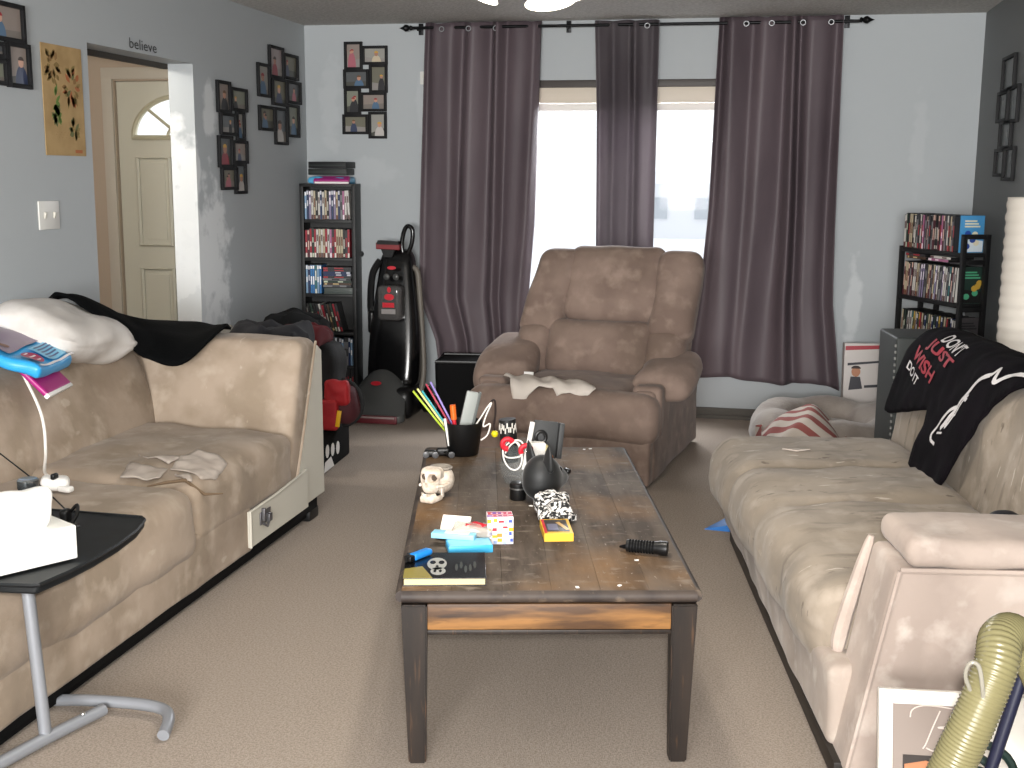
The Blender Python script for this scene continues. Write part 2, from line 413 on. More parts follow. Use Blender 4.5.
def curtain(label, x0, x1, bl, br, zt, zb, folds, amp, seed, mat, grommets, yb=7.462, flare=None, hem=None):
    """bl, br: lists of (z, x) giving the left and right edge; sheet of soft vertical folds"""
    rnd = random.Random(seed); cx = (x0+x1)/2
    t = thing('curtain', label, 'curtain', (cx, yb, 0))
    ph = [rnd.uniform(-.6, .6) for _ in range(5)]
    def edge(lst, z):
        for (za, xa), (zb_, xb) in zip(lst, lst[1:]):
            if za >= z >= zb_: return xa+(xb-xa)*(za-z)/(za-zb_)
        return lst[-1][1] if z < lst[-1][0] else lst[0][1]
    def f(u, v):
        zbb = zb + (hem(u) if hem else 0)
        z = zt + (zbb-zt)*v
        w = u + .025*math.sin(2*PI*u*2+ph[0])*v + .03*nz(u*3, v*1.3, seed)*v
        x = edge(bl, z)*(1-w)+edge(br, z)*w
        th = 2*PI*folds*(u + .035*math.sin(2*PI*u*1.7+ph[2]) + .03*math.sin(2*PI*u*3.1+ph[3])) + 1.5*nz(u*3, v*1.0, seed+9)*v
        a = amp*(.8+.9*nz(u*4+seed, v*.8))*(1-.3*v)
        y = a*math.sin(th) + .5*a*math.sin(.55*th+ph[1]+v*1.5)*v + .05*nz(u*3.2, v*2.2, seed+3)*v
        zz = z + (.006*math.sin(th) if v < .03 else 0)
        return (x-cx, y, zz)
    bm = B(); sheet(bm, f, int(folds*30), 64); obj('cloth', bm, mat, t, solid=.003, auto=180)
    for gx in grommets:
        bm = B(); tube(bm, [(.0145*math.cos(2*PI*k/16), 0, .0145*math.sin(2*PI*k/16)) for k in range(16)], .0032, 6, closed=True)
        plabel(obj('grommet', bm, M('grommet_silver', '#8f9092', .4, .7), t, loc=(gx-cx, -amp*.9-.004, 2.388)), 'silver grommet ring')
    return t
curtain('long dark plum curtain left of the window, hanging behind the black bin', -2.09, -1.36, [(2.43, -2.09), (2.2, -2.10), (1.2, -2.13), (.72, -2.13), (.45, -2.03), (.2, -2.0)],
        [(2.43, -1.36), (1.2, -1.39), (.2, -1.46)], 2.432, .24, 4.2, .042, 1, curtain_mat('curtain_satin', .0), [-1.975, -1.805, -1.634])
curtain('narrow translucent plum curtain hanging in the middle of the window', -1.03, -.64, [(2.43, -1.03), (1.9, -1.01), (1.0, -1.0), (.3, -1.0)],
        [(2.43, -.64), (1.2, -.645), (.3, -.65)], 2.425, .3, 2.6, .028, 5, curtain_mat('curtain_satin_thin', .5, '#5f585d', '#7f787c'), [-.71])
curtain('long dark plum curtain right of the window, hem clear of the floor', -.29, .42, [(2.43, -.285), (1.3, -.315), (.75, -.35), (.45, -.385), (.2, -.4)],
        [(2.43, .425), (1.2, .44), (.75, .45), (.2, .52)], 2.432, .25, 4.6, .042, 3, MATS['curtain_satin'], [-.129, .017, .195, .354],
        hem=lambda u: .05*math.sin(u*PI*1.0)*.6+.02*math.sin(u*9)-.03*u)

# ================================================================== SUEDE FURNITURE
def suede(name, a, b, c): return M(name, a, .88, col2=b, scale=4.5, lo=.42, hi=.62, col3=c, scale3=11, lo3=.52, hi3=.72, sheen=.1, spec=.12, bump=.18, bscale=26, detail=6)
su_l = suede('suede_left', '#a79787', '#938473', '#b2a393')
su_r = suede('suede_right', '#9b8f81', '#8a7f72', '#a89c8f')
su_c = suede('suede_recliner', '#847268', '#74635a', '#907e73')
dust = M('dust_cover_cloth', '#c4c0b4', .85, bump=.15, bscale=200)
seam = M('seam_welt', '#6f5c48', .9)
def wob(p, k, a, s=0): return a*noise.noise(Vector((p.x*k+s, p.y*k, p.z*k+s*2)))

def streaks(m, items):
    nt = m.node_tree; N = nt.nodes; L = nt.links; b = N['Principled BSDF']; prev = b.inputs['Base Color'].links[0].from_socket; tc = N.new('ShaderNodeTexCoord')
    for sc, lo, hi, col, st, k in items:
        mp = N.new('ShaderNodeMapping'); mp.inputs['Scale'].default_value = st; L.new(tc.outputs['Object'], mp.inputs[0])
        n = N.new('ShaderNodeTexNoise'); n.inputs['Scale'].default_value = sc; n.inputs['Detail'].default_value = 5; L.new(mp.outputs[0], n.inputs['Vector'])
        r = N.new('ShaderNodeMapRange'); r.inputs['From Min'].default_value = lo; r.inputs['From Max'].default_value = hi; r.inputs['To Max'].default_value = k; L.new(n.outputs['Fac'], r.inputs['Value'])
        x = N.new('ShaderNodeMix'); x.data_type = 'RGBA'; L.new(r.outputs['Result'], x.inputs['Factor']); L.new(prev, x.inputs[6]); x.inputs[7].default_value = lin(col); prev = x.outputs[2]
    L.new(prev, b.inputs['Base Color'])
streaks(su_r, ((3.0, .58, .72, '#6b6053', (1.5, 6, 1.5), .6), (7, .66, .72, '#54493e', (2, 3.5, 2), .7), (5, .68, .72, '#cfc5b8', (1.6, 9, 2), .6)))
streaks(su_l, ((2.2, .52, .70, '#7d6d5d', (1, 1, 1.5), .6), (9, .68, .74, '#c4b7a8', (3, 1, 2), .4)))
streaks(su_c, ((2.5, .52, .70, '#64564b', (1, 1, 1), .6), (3, .62, .72, '#a7988b', (1, 1, 1.6), .22)))
# ---- left sectional ------------------------------------------------
sl = thing('sectional_sofa', 'tan suede sectional sofa along the left wall with torn corner seat and pale connector panel', 'sofa', (-1.87, 3.4, 0))
SX, SY = -1.87, 3.4
def L3(x, y, z): return (x-SX, y-SY, z)
YE = 4.93; YN = 1.35
bm = B(); bx(bm, L3(-2.36, (YE+YN)/2-.02, .06), (.94, YE-YN-.05, .085), .006)
bx(bm, L3(-1.9, (YE+YN)/2-.02, .075), (.05, YE-YN-.06, .06), .004); obj('base', bm, MATTE, sl)
for x, y in ((-1.93, 4.84), (-1.95, 1.5), (-2.78, 4.84), (-2.78, 1.5)):
    bm = B(); bx(bm, L3(x, y, .025), (.11, .11, .05), .008); obj('foot', bm, BLACK, sl)
def seatdef(seed, front, tuck=.02):
    def d(p, h):
        q = p.copy()
        if p.z > 0:
            q.z += .018*(1-(p.x/h.x)**2)*(1-(p.y/h.y)**2) + wob(p, 5, .016, seed) + wob(p, 14, .006, seed)
        q.x += wob(p, 6, .014, seed+4)*(1 if p.x > 0 else .2)
        return q
    return d
bm = B(); rbox(bm, L3(-2.2, 2.51, .315), (.72, 2.38, .27), .085, (10, 26, 4), seatdef(1, 1)); obj('seat_cushion', bm, su_l, sl)
bm = B(); rbox(bm, L3(-2.2, 4.135, .335), (.69, .90, .245), .06, (12, 14, 4), seatdef(2, 1)); obj('seat_cushion', bm, su_l, sl)
bm = B(); rbox(bm, L3(-2.2, 2.76, .17), (.68, 2.78, .2), .02, (4, 30, 3), lambda p, h: p+Vector((wob(p, 6, .008, 3), 0, 0))); obj('front_panel', bm, su_l, sl)
# pale cloth panel with the metal connector
bm = B(); prism(bm, [(4.10, .095), (4.70, .095), (4.70, .262), (4.62, .255), (4.35, .24), (4.10, .236)], .012, lambda a, b, h: L3(-1.858+h, a, b))
tube(bm, [L3(-1.845, 4.10, .095), L3(-1.845, 4.10, .236), L3(-1.845, 4.35, .24), L3(-1.845, 4.62, .256)], .006, 6)
plabel(obj('connector_panel', bm, dust, sl, bevel=.003), 'pale cloth connector panel')
bm = B(); bx(bm, L3(-1.843, 4.235, .185), (.006, .10, .05), .002); bx(bm, L3(-1.836, 4.205, .2), (.014, .012, .05), .002); bx(bm, L3(-1.836, 4.26, .175), (.014, .03, .03), .002)
tube(bm, [L3(-1.838, 4.21, .16), L3(-1.834, 4.235, .145), L3(-1.838, 4.255, .16)], .005, 6)
plabel(obj('connector_bracket', bm, M('galvanised', '#77767a', .4, .8), sl), 'grey metal connector bracket')
# back along the wall
def backA(p, h):
    q = p.copy(); t = (p.z+h.z)/(2*h.z)
    q.x -= .15*t - .03; q.x += wob(p, 4, .02, 7); q.z += wob(p, 4, .012, 8)
    if p.x > 0: q.x += .02*math.sin(PI*min(1, max(0, t)))
    return q
bm = B(); rbox(bm, L3(-2.61, 3.02, .47), (.29, 3.34, .66), .1, (5, 30, 8), backA); obj('backrest', bm, su_l, sl)
# back across the far end: thick at the seat, thin at the top
def backB(p, h):
    q = p.copy(); t = (p.z+h.z)/(2*h.z)
    q.y = h.y-(h.y-p.y)*(1.05-.6*t)
    q.y += wob(p, 4, .014, 5)*(1 if p.y < 0 else .2); q.z += wob(p, 5, .012, 6)*max(0, t)
    return q
bm = B(); rbox(bm, L3(-2.35, 4.71, .47), (.955, .40, .67), .05, (16, 6, 9), backB); obj('backrest', bm, su_l, sl)
bm = B(); prism(bm, [(4.62, .10), (4.935, .10), (4.93, .74), (4.88, .77), (4.84, .72), (4.70, .40), (4.63, .25)], .012, lambda a, b, h: L3(-1.872+h, a, b))
plabel(obj('end_panel', bm, dust, sl, bevel=.004), 'pale cloth end panel')
bm = B(); tube(bm, smoothpath([L3(-1.864, 4.62, .24), L3(-1.862, 4.69, .39), L3(-1.862, 4.83, .71), L3(-1.868, 4.88, .785)], 5), .006, 6); obj('welt', bm, su_l, sl)
liner = M('foam_liner', '#bdb2a8', .9, col2='#aea298', scale=12)
zs = lambda x, y: .474
def seatz(x, y):
    px, py = x+2.2, y-4.135; h = Vector((.345, .45, .1225))
    q = Vector((px, py, .1225)); r = .1225+.018*(1-(px/h.x)**2)*(1-(py/h.y)**2)+wob(q, 5, .016, 2)+wob(q, 14, .006, 2)
    e = max(0, abs(px)-(.345-.06)); 
    if e > 0: r -= .06-math.sqrt(max(0, .06**2-min(e, .06)**2))
    return .335+r
TORN = [[(-2.135, 3.684), (-2.187, 3.846), (-2.023, 3.812), (-1.998, 3.70), (-2.05, 3.70)],
        [(-2.015, 3.814), (-2.042, 3.955), (-2.018, 4.038), (-1.94, 4.041), (-1.88, 3.99), (-1.86, 3.86), (-1.87, 3.76), (-1.91, 3.783)],
        [(-2.214, 3.953), (-2.141, 3.932), (-2.033, 3.938), (-2.043, 3.86)], [(-1.985, 3.775), (-1.91, 3.75), (-1.87, 3.70), (-1.90, 3.70)]]
for po in TORN:
    bm = B(); drape(bm, po, .012, lambda a, b: L3(a, b, seatz(a, b)+.006+.008*noise.noise(Vector((a*22, b*22, 0))))); plabel(obj('torn_patch', bm, liner, sl, solid=.004, auto=180), 'pale torn patch')
bm = B(); tube(bm, [L3(-2.215+.0*i, 3.70-.03*i, .0) if 0 else L3(-2.0+.05*i, 3.62+.04*i, seatz(-2.0+.05*i, 3.62+.04*i)+.001) for i in range(5)], [.002, .006, .007, .006, .002], 6); obj('tear_fold', bm, seam, sl)

# ---- right sofa ----------------------------------------------------
sr = thing('suede_sofa', 'stained tan suede sofa on the right with flash-lit near arm', 'sofa', (-.079, 4.86, 0), math.radians(8.7))
bm = B(); bx(bm, (.465, -1.02, .05), (.92, 2.0, .05), .005); obj('base', bm, M('dark_wood', '#1d1712', .5), sr)
for x, y in ((.045, -.05), (.90, -.05), (.06, -1.98), (.9, -1.98)):
    bm = B(); lathe(bm, [(0, 0), (.028, 0), (.036, .06), (.036, .075), (0, .075)], 4, (x, y, 0), mat4=Matrix.Rotation(PI/4, 4, 'Z')); obj('foot', bm, MATS['dark_wood'], sr, smooth=False)
def seatR(p, h):
    q = p.copy()
    crease = sum(math.exp(-((p.y-c)/.022)**2) for c in (.38, -.12))
    roll = sum(math.exp(-((p.y-c)/.2)**2) for c in (.62, .13, -.4))
    if p.z > 0:
        k = max(0, 1-(p.x/h.x)**2*.6)
        q.z += (-.016*crease+.014*roll)*k + wob(p, 5, .014, 11) + wob(p, 15, .006, 12)
        q.z -= .012*max(0, -p.x/h.x)
    if p.x < 0: q.x -= .075*((p.y+h.y)/(2*h.y))*min(1, -p.x/h.x)
    if p.x < 0: q.x += .008*crease + wob(p, 5, .016, 13) + wob(p, 16, .005, 3)
    return q
bm = B(); rbox(bm, (.335, -.87, .33), (.72, 1.88, .27), .10, (14, 44, 5), seatR); obj('seat_cushion', bm, su_r, sr)
pale = suede('suede_faded', '#a89b91', '#94877c', '#bab0a6')
bm = B(); rbox(bm, (.345, -.95, .175), (.685, 1.96, .22), .03, (4, 40, 5), lambda p, h: p+Vector((wob(p, 7, .01, 3)-(.06*(p.z+h.z)/(2*h.z)*(p.y+h.y)/(2*h.y) if p.x < 0 else 0), 0, 0))); plabel(obj('front_panel', bm, pale, sr), 'faded front panel')
def backR(p, h):
    q = p.copy(); t = (p.z+h.z)/(2*h.z)
    q.x = h.x-(h.x-p.x)*(1.04-.36*t)
    q.x += wob(p, 4, .022, 21)*(1 if p.x < 0 else .3); q.z += wob(p, 3.5, .02, 22)*t
    q.z -= .05*max(0, p.y/h.y-.55)*t
    return q
bm = B(); rbox(bm, (.79, -.83, .47), (.37, 1.93, .76), .09, (6, 26, 9), backR); obj('backrest', bm, su_r, sr)
armm = suede('suede_flashlit_arm', '#b3a49a', '#9e9087', '#c2b6ad')  # lighter suede copy; the flash's brightness is painted into the arm
def armd(p, h):
    q = p.copy(); t = (p.z+h.z)/(2*h.z)
    q.x = h.x-(h.x-p.x)*(1-.105*t)
    q.y += wob(p, 5, .008, 31)
    return q
bm = B(); rbox(bm, (.485, -1.945, .325), (.93, .235, .53), .018, (14, 5, 9), armd); obj('arm', bm, armm, sr)
bm = B(); rbox(bm, (.555, -1.94, .628), (.84, .285, .075), .033, (16, 5, 2), lambda p, h: p+Vector((0, wob(p, 6, .008, 33), wob(p, 7, .01, 34)))); obj('arm_cap', bm, armm, sr)
bm = B(); tube(bm, smoothpath([(.045, -1.815, .27), (.055, -1.81, .34), (.085, -1.805, .46), (.118, -1.81, .595)], 5), [.006, .012, .017, .02, .021, .021, .021, .02, .02, .019, .018, .017, .016, .014, .012, .008], 8); obj('welt', bm, armm, sr)
bm = B(); tube(bm, [(.026, -2.062, .07), (.074, -2.066, .33), (.124, -2.066, .585)], .007, 6); tube(bm, [(.124, -2.066, .587), (.9, -2.066, .587)], .008, 6); obj('welt', bm, armm, sr)
for po in ([(.02+.13, -.30), (.20, -.335), (.26, -.30), (.2, -.285)],):
    bm = B(); drape(bm, po, .01, lambda a, b: (a, b, .478)); 
    obj('torn_patch', bm, liner, sr, solid=.004)

# ---- recliner ------------------------------------------------------
rc = thing('recliner', 'brown suede recliner facing the coffee table in front of the window', 'armchair', (-.925, 5.73, 0), math.radians(-8))
bm = B(); rbox(bm, (0, .56, .16), (.86, 1.08, .29), .02, (6, 6, 3), lambda p, h: p+Vector((wob(p, 5, .006), 0, 0))); obj('base', bm, su_c, rc)
for s in (-1, 1):
    bm = B(); rbox(bm, (s*.40, .62, .24), (.11, 1.12, .46), .03, (3, 12, 5), lambda p, h: p+Vector((wob(p, 6, .01, s), 0, 0))); obj('side_panel', bm, su_c, rc)
    def armp(p, h, s=s):
        q = p.copy(); t = p.y/h.y
        q.z += .05*t - (.07 if s < 0 else .01)*max(0, -t-.1)**1.3 + wob(p, 6, .014, s+40)
        q.x += s*.02*(1-t*t) + wob(p, 7, .012, s+44)
        if p.z > 0: q.z += .025*(1-(p.x/h.x)**2)
        return q
    bm = B(); rbox(bm, (s*.42-.01*(s > 0), .50, .515-.035*(s > 0)), (.33-.02*(s > 0), .46-.06*(s > 0), .15-.02*(s > 0)), .064, (8, 14, 6), armp); obj('armrest', bm, su_c, rc)
    bm = B(); rbox(bm, (s*.405, .14, .36), (.15, .10, .26), .03, (4, 3, 5)); obj('arm_front', bm, su_c, rc)
bm = B(); rbox(bm, (0, .40, .385), (.62, .72, .16), .06, (10, 10, 4), lambda p, h: p+Vector((0, 0, wob(p, 5, .012, 50)+(.02*(1-(p.x/h.x)**2) if p.z > 0 else 0)))); obj('seat_cushion', bm, su_c, rc)
bm = B(); rbox(bm, (-.01, .06, .35), (.985, .19, .25), .08, (18, 4, 5), lambda p, h: p+Vector((0, wob(p, 5, .014, 51)-(.018*math.cos(p.x*3.0) if p.y < 0 else 0), wob(p, 4, .012, 52)-.02*abs(p.x/h.x)**2))); obj('footrest', bm, su_c, rc)
bm = B(); rbox(bm, (0, .045, .13), (.90, .10, .24), .02, (16, 2, 5), lambda p, h: p+Vector((0, .008*math.sin(p.x*22)*(1 if p.z < 0 else .2), 0))); obj('skirt', bm, su_c, rc)
# reclining back: built upright, tilted as one
TB = math.radians(-24)
def bk(c, s, r, n, seed, puff=.02, warp=None):
    def d(p, h):
        q = p.copy()
        if p.y < 0: q.y -= puff*(1-(p.x/h.x)**2)*(1-(p.z/h.z)**2)*1.5
        q += Vector((wob(p, 5, .012, seed), wob(p, 5, .014, seed+3), wob(p, 5, .010, seed+6)))
        if warp: q = warp(q, h)
        m = Matrix.Rotation(TB, 3, 'X') @ (q+Vector(c))
        return m + Vector((0, .58, .38))
    bm = B(); rbox(bm, (0, 0, 0), s, r, n, d); return bm
obj('backrest', bk((.05, .10, .38), (.86, .18, .78), .07, (10, 4, 10), 60), su_c, rc)
obj('head_pillow', bk((.065, -.03, .57), (.54, .17, .44), .07, (12, 4, 10), 61, .03), su_c, rc)
obj('lumbar_pillow', bk((.02, -.045, .20), (.58, .17, .32), .07, (12, 4, 8), 62, .035), su_c, rc)
for s in (-1, 1):
    obj('wing', bk((s*.345+.055, -.03, .515), (.25, .19, .50), .07, (6, 4, 10), 63+s, .02, lambda q, h, s=s: Vector((q.x+(.045 if s < 0 else .012)*q.z/h.z, q.y, q.z))), su_c, rc)
    obj('side_bolster', bk((s*.36+.02, -.03, .18), (.21, .18, .30), .07, (6, 4, 7), 67+s, .02), su_c, rc)
bm = B(); bx(bm, (-.235, -.0, 0), (.05, .004, .028)); plabel(obj('care_tag', bm, WHITE, rc, smooth=False, loc=(.0, .215, .497), rot=(math.radians(-20), 0, .1)), 'small white tag')

# ================================================================== CEILING LIGHT
cl = thing('ceiling_light', 'lit ceiling light with white glass bell shades at the top of the picture', 'ceiling light', (-.605, 3.22, H))
bm = B(); lathe(bm, [(0, 0), (.075, 0), (.07, -.03), (.03, -.05), (.012, -.06), (.012, -.26), (.05, -.28), (.075, -.31), (.07, -.36), (.03, -.385), (0, -.39)], 24)
obj('fitting', bm, M('lamp_bronze', '#4a443c', .35, .8), cl)
shade_m = M('lit_glass_shade', '#fff6e4', .4, emit=3)
for k, a in enumerate((205, 325, 85)):
    ar = math.radians(a); dx, dy = math.cos(ar), math.sin(ar)
    bm = B(); tube(bm, smoothpath([(.05*dx, .05*dy, -.33), (.085*dx, .085*dy, -.33), (.1*dx, .1*dy, -.36)], 4), .009, 8)
    arm = obj('arm', bm, MATS['lamp_bronze'], cl)
    mt = Matrix.Rotation(ar, 4, 'Z') @ Matrix.Rotation(math.radians(-28), 4, 'Y')
    bm = B(); lathe(bm, [(.0, .0), (.022, -.002), (.028, -.02), (.03, -.05), (.042, -.09), (.062, -.125), (.072, -.135), (.069, -.136), (.056, -.12), (.034, -.085), (.0, -.08)], 22, (.1*dx, .1*dy, -.352), mat4=mt)
    obj('glass_shade', bm, shade_m, cl)
    light('ceiling_light_bulb', 'SPOT', (-.605+.17*dx, 3.22+.17*dy, H-.5), 22, (1, .93, .82), .06, (0, 0, 0), spot=math.radians(165), blend=1.0)

# ================================================================== ON THE WALLS
framem = M('frame_black', '#111113', .6, spec=.3)
def pal(h): return M('photo_'+h.strip('#'), h, .35)
SKIN = ['#b98a74', '#c59a86', '#a87a66']
def photo_bm(w, h, rnd):
    """an abstract snapshot: backdrop, a band of ground and one or two figures"""
    bm = B(); bx(bm, (0, -.004, 0), (w, .002, h), mi=0)
    f = lambda a, b, t: (a, -.0052-t, b)
    prism(bm, [(-w/2, -h/2), (w/2, -h/2), (w/2, -h/2+h*rnd.uniform(.15, .4)), (-w/2, -h/2+h*rnd.uniform(.15, .4))], .0003, f, 1)
    for k in range(rnd.choice((1, 1, 2))):
        cx = rnd.uniform(-.22, .22)*w; hr = min(w, h)*rnd.uniform(.12, .19); cz = rnd.uniform(.02, .2)*h
        prism(bm, [(max(-w/2, min(w/2, x)), max(-h/2, min(h/2, y))) for x, y in ell(cx, -h/2, hr*2, h*.5+cz-hr*.6, 14, 0, PI)], .0006+.0004*k, f, 2)
        prism(bm, ell(cx, cz, hr*.8, hr, 14), .0012+.0004*k, f, 3)
        prism(bm, ell(cx, cz+hr*.35, hr*.9, hr*.75, 12, 0, PI), .0014+.0004*k, f, 4)
    return bm
def collage(label, origin, rotz, cells, seed, faint=False):
    """cells: (x0, z0, x1, z1) in the wall's own frame, origin at the collage's lower middle"""
    rnd = random.Random(seed)
    t = thing('photo_collage_frame', label, 'picture frame', origin, rotz)
    for x0, z0, x1, z1 in cells:
        cx, cz, w, h = (x0+x1)/2, (z0+z1)/2, abs(x1-x0), abs(z1-z0); b = .017
        bm = B()
        for sx in (-1, 1): bx(bm, (sx*(w/2-b/2), -.011, 0), (b, .018, h), .002)
        for sz in (-1, 1): bx(bm, (0, -.011, sz*(h/2-b/2)), (w-2*b, .018, b), .002)
        fr = obj('frame_section', bm, framem, t, loc=(cx, 0, cz))
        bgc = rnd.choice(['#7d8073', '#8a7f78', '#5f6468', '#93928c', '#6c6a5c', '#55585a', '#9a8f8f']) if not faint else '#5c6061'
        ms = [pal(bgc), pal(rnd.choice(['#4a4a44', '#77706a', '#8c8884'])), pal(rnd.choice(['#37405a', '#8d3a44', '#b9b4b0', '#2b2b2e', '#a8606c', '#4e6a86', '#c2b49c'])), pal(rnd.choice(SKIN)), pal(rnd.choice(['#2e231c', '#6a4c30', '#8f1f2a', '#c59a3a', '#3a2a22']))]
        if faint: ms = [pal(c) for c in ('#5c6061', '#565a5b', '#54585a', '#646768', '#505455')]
        obj('photo', photo_bm(w-2*b+.002, h-2*b+.002, rnd), ms, fr, smooth=False)
    return t
def shift(cells, cx, cz, s=1): return [(s*(a-cx), b-cz, s*(c-cx), d-cz) for a, b, c, d in cells]
collage('black eight-photo collage frame on the back wall left of the curtains', (-2.51, YB, 1.73), 0, shift([(-2.649, 2.334, -2.527, 2.159), (-2.53, 2.307, -2.36, 2.19), (-2.657, 2.163, -2.486, 2.043), (-2.484, 2.192, -2.362, 2.015), (-2.654, 2.045, -2.541, 1.88), (-2.544, 2.019, -2.37, 1.899), (-2.667, 1.882, -2.494, 1.756), (-2.492, 1.897, -2.37, 1.729)], -2.51, 1.73), 3)
collage('black eight-photo collage frame on the left wall, nearest the doorway', (XL, 6.4, 1.38), PI/2, shift([(6.205, 2.0, 6.375, 1.828), (6.38, 1.975, 6.595, 1.845), (6.232, 1.83, 6.44, 1.708), (6.44, 1.848, 6.553, 1.682), (6.2, 1.706, 6.38, 1.532), (6.384, 1.685, 6.58, 1.556), (6.227, 1.535, 6.432, 1.41), (6.40, 1.558, 6.55, 1.386)], 6.4, 1.38), 8)
collage('black eight-photo collage frame on the left wall, nearest the back corner', (XL, 7.08, 1.68), PI/2, shift([(6.756, 2.142, 6.933, 1.948), (6.93, 2.26, 7.155, 2.07), (7.155, 2.235, 7.39, 2.08), (6.965, 2.075, 7.2, 1.91), (7.2, 2.075, 7.43, 1.935), (6.761, 1.9, 6.998, 1.753), (6.996, 1.9, 7.193, 1.677), (7.195, 1.93, 7.39, 1.728)], 7.08, 1.68), 12)
collage('black photo collage frame cut off at the upper left edge of the picture', (XL, 4.3, 1.83), PI/2, shift([(4.06, 2.15, 4.466, 2.0), (4.335, 2.002, 4.49, 1.827), (4.14, 1.995, 4.335, 1.93), (4.14, 1.93, 4.335, 1.83)], 4.3, 1.83), 21)
collage('dark photo collage frame alone on the shaded right wall', (XR, 6.6, 1.49), -PI/2, shift([(6.838, 2.12, 6.52, 1.94), (6.91, 1.95, 6.62, 1.79), (6.66, 1.96, 6.38, 1.775), (6.80, 1.795, 6.50, 1.65), (6.875, 1.655, 6.60, 1.511), (6.64, 1.66, 6.38, 1.49)], 6.6, 1.49, -1), 30, True)
# botanical poster
po = thing('poster', 'tan botanical poster with leaves and roots beside the doorway', 'poster', (XL, 4.73, 1.57), PI/2)
bm = B(); bx(bm, (0, -.003, .2265), (.302, .003, .455)); obj('sheet', bm, M('kraft_print', '#ad9164', .75, col2='#9f8358', scale=9), po, smooth=False)
rnd = random.Random(4)
def leafcol(i): return M('poster_ink_%d' % i, ['#856e42', '#8a6b42', '#66803f', '#6a6c44', '#a2613c', '#8a7748'][i], .8)
bm = B(); f = lambda a, b, t: (a, -.0046-t, b)
def leaf(cx, cz, w, h, a, mi):
    pts = [(w*math.sin(PI*i/8), h*(i/8-.5)) for i in range(9)] + [(-w*math.sin(PI*i/8), h*(i/8-.5)) for i in range(7, 0, -1)]
    prism(bm, [(cx+x*math.cos(a)-y*math.sin(a), cz+x*math.sin(a)+y*math.cos(a)) for x, y in pts], .0004, f, mi)
for cx, cz, rx, rz, n, mis in ((-.075, .365, .05, .075, 26, (0, 1, 0)), (.062, .29, .055, .085, 30, (3, 5, 1, 4)), (-.06, .165, .035, .03, 12, (2, 3)), (.07, .11, .035, .04, 14, (3, 5)), (-.055, .225, .02, .05, 9, (2, 2))):
    for k in range(n):
        a = rnd.uniform(0, 2*PI); q = rnd.uniform(.2, 1)**.5
        leaf(cx+rx*q*math.cos(a), cz+rz*q*math.sin(a), rnd.uniform(.007, .013), rnd.uniform(.028, .05), a-PI/2+rnd.uniform(-.5, .5), rnd.choice(mis))
for k in range(16): prism(bm, [(x, z) for x, z in ell(-.07+.009*k, .085+.012*math.sin(k*2.1), .003, .001, 6)], .0004, f, 1)
bx(bm, (.095, -.0048, .018), (.055, .0006, .014), mi=4)
obj('print', bm, [leafcol(i) for i in range(6)], po, smooth=False)
# word over the doorway
bm = textmesh('believe', .085); mapbm(bm, lambda x, y, z: (x, -.0015, y-.0))
xs = [v.co.x for v in bm.verts]; k = .26/(max(xs)-min(xs)); mapbm(bm, lambda x, y, z: (x*k-.13, y, z*.8))
tag(obj('wall_lettering', bm, M('decal_black', '#232323', .6), None, False, (XL+.001, 5.43, 2.075), (0, 0, PI/2)), 'dark lettering reading believe above the doorway', 'wall decal')
# switch
sw = thing('light_switch', 'white double light switch plate left of the doorway', 'light switch', (XL, 4.57, 1.263), PI/2)
pw = M('switch_white', '#d2d1cc', .4)
bm = B(); bx(bm, (0, -.004, .059), (.146, .008, .118), .003); obj('plate', bm, pw, sw)
for x in (-.034, .034):
    bm = B(); bx(bm, (x, -.009, .059), (.012, .012, .026), .002, rot=(.3, 0, 0)); obj('toggle', bm, M('switch_toggle', '#cfccc2', .4), sw)
# small fittings on the back wall
tp = thing('wall_plate', 'small white wall plate at the left edge of the left curtain', 'wall plate', (-2.125, YB, 2.065))
bm = B(); bx(bm, (0, -.005, .04), (.045, .01, .08), .003); obj('plate', bm, pw, tp)
bm = B(); bx(bm, (0, -.012, .05), (.012, .012, .02), .002); obj('toggle', bm, MATS['switch_toggle'], tp)
bm = B(); lathe(bm, [(0, 0), (.018, 0), (.02, .012), (.012, .03), (0, .032)], 14, mat4=Matrix.Rotation(PI/2, 4, 'X'))
tag(obj('coat_hook', bm, BLACK, None, loc=(-2.556, YB, .988)), 'small round black hook on the back wall between bookcase and carpet cleaner', 'hook')

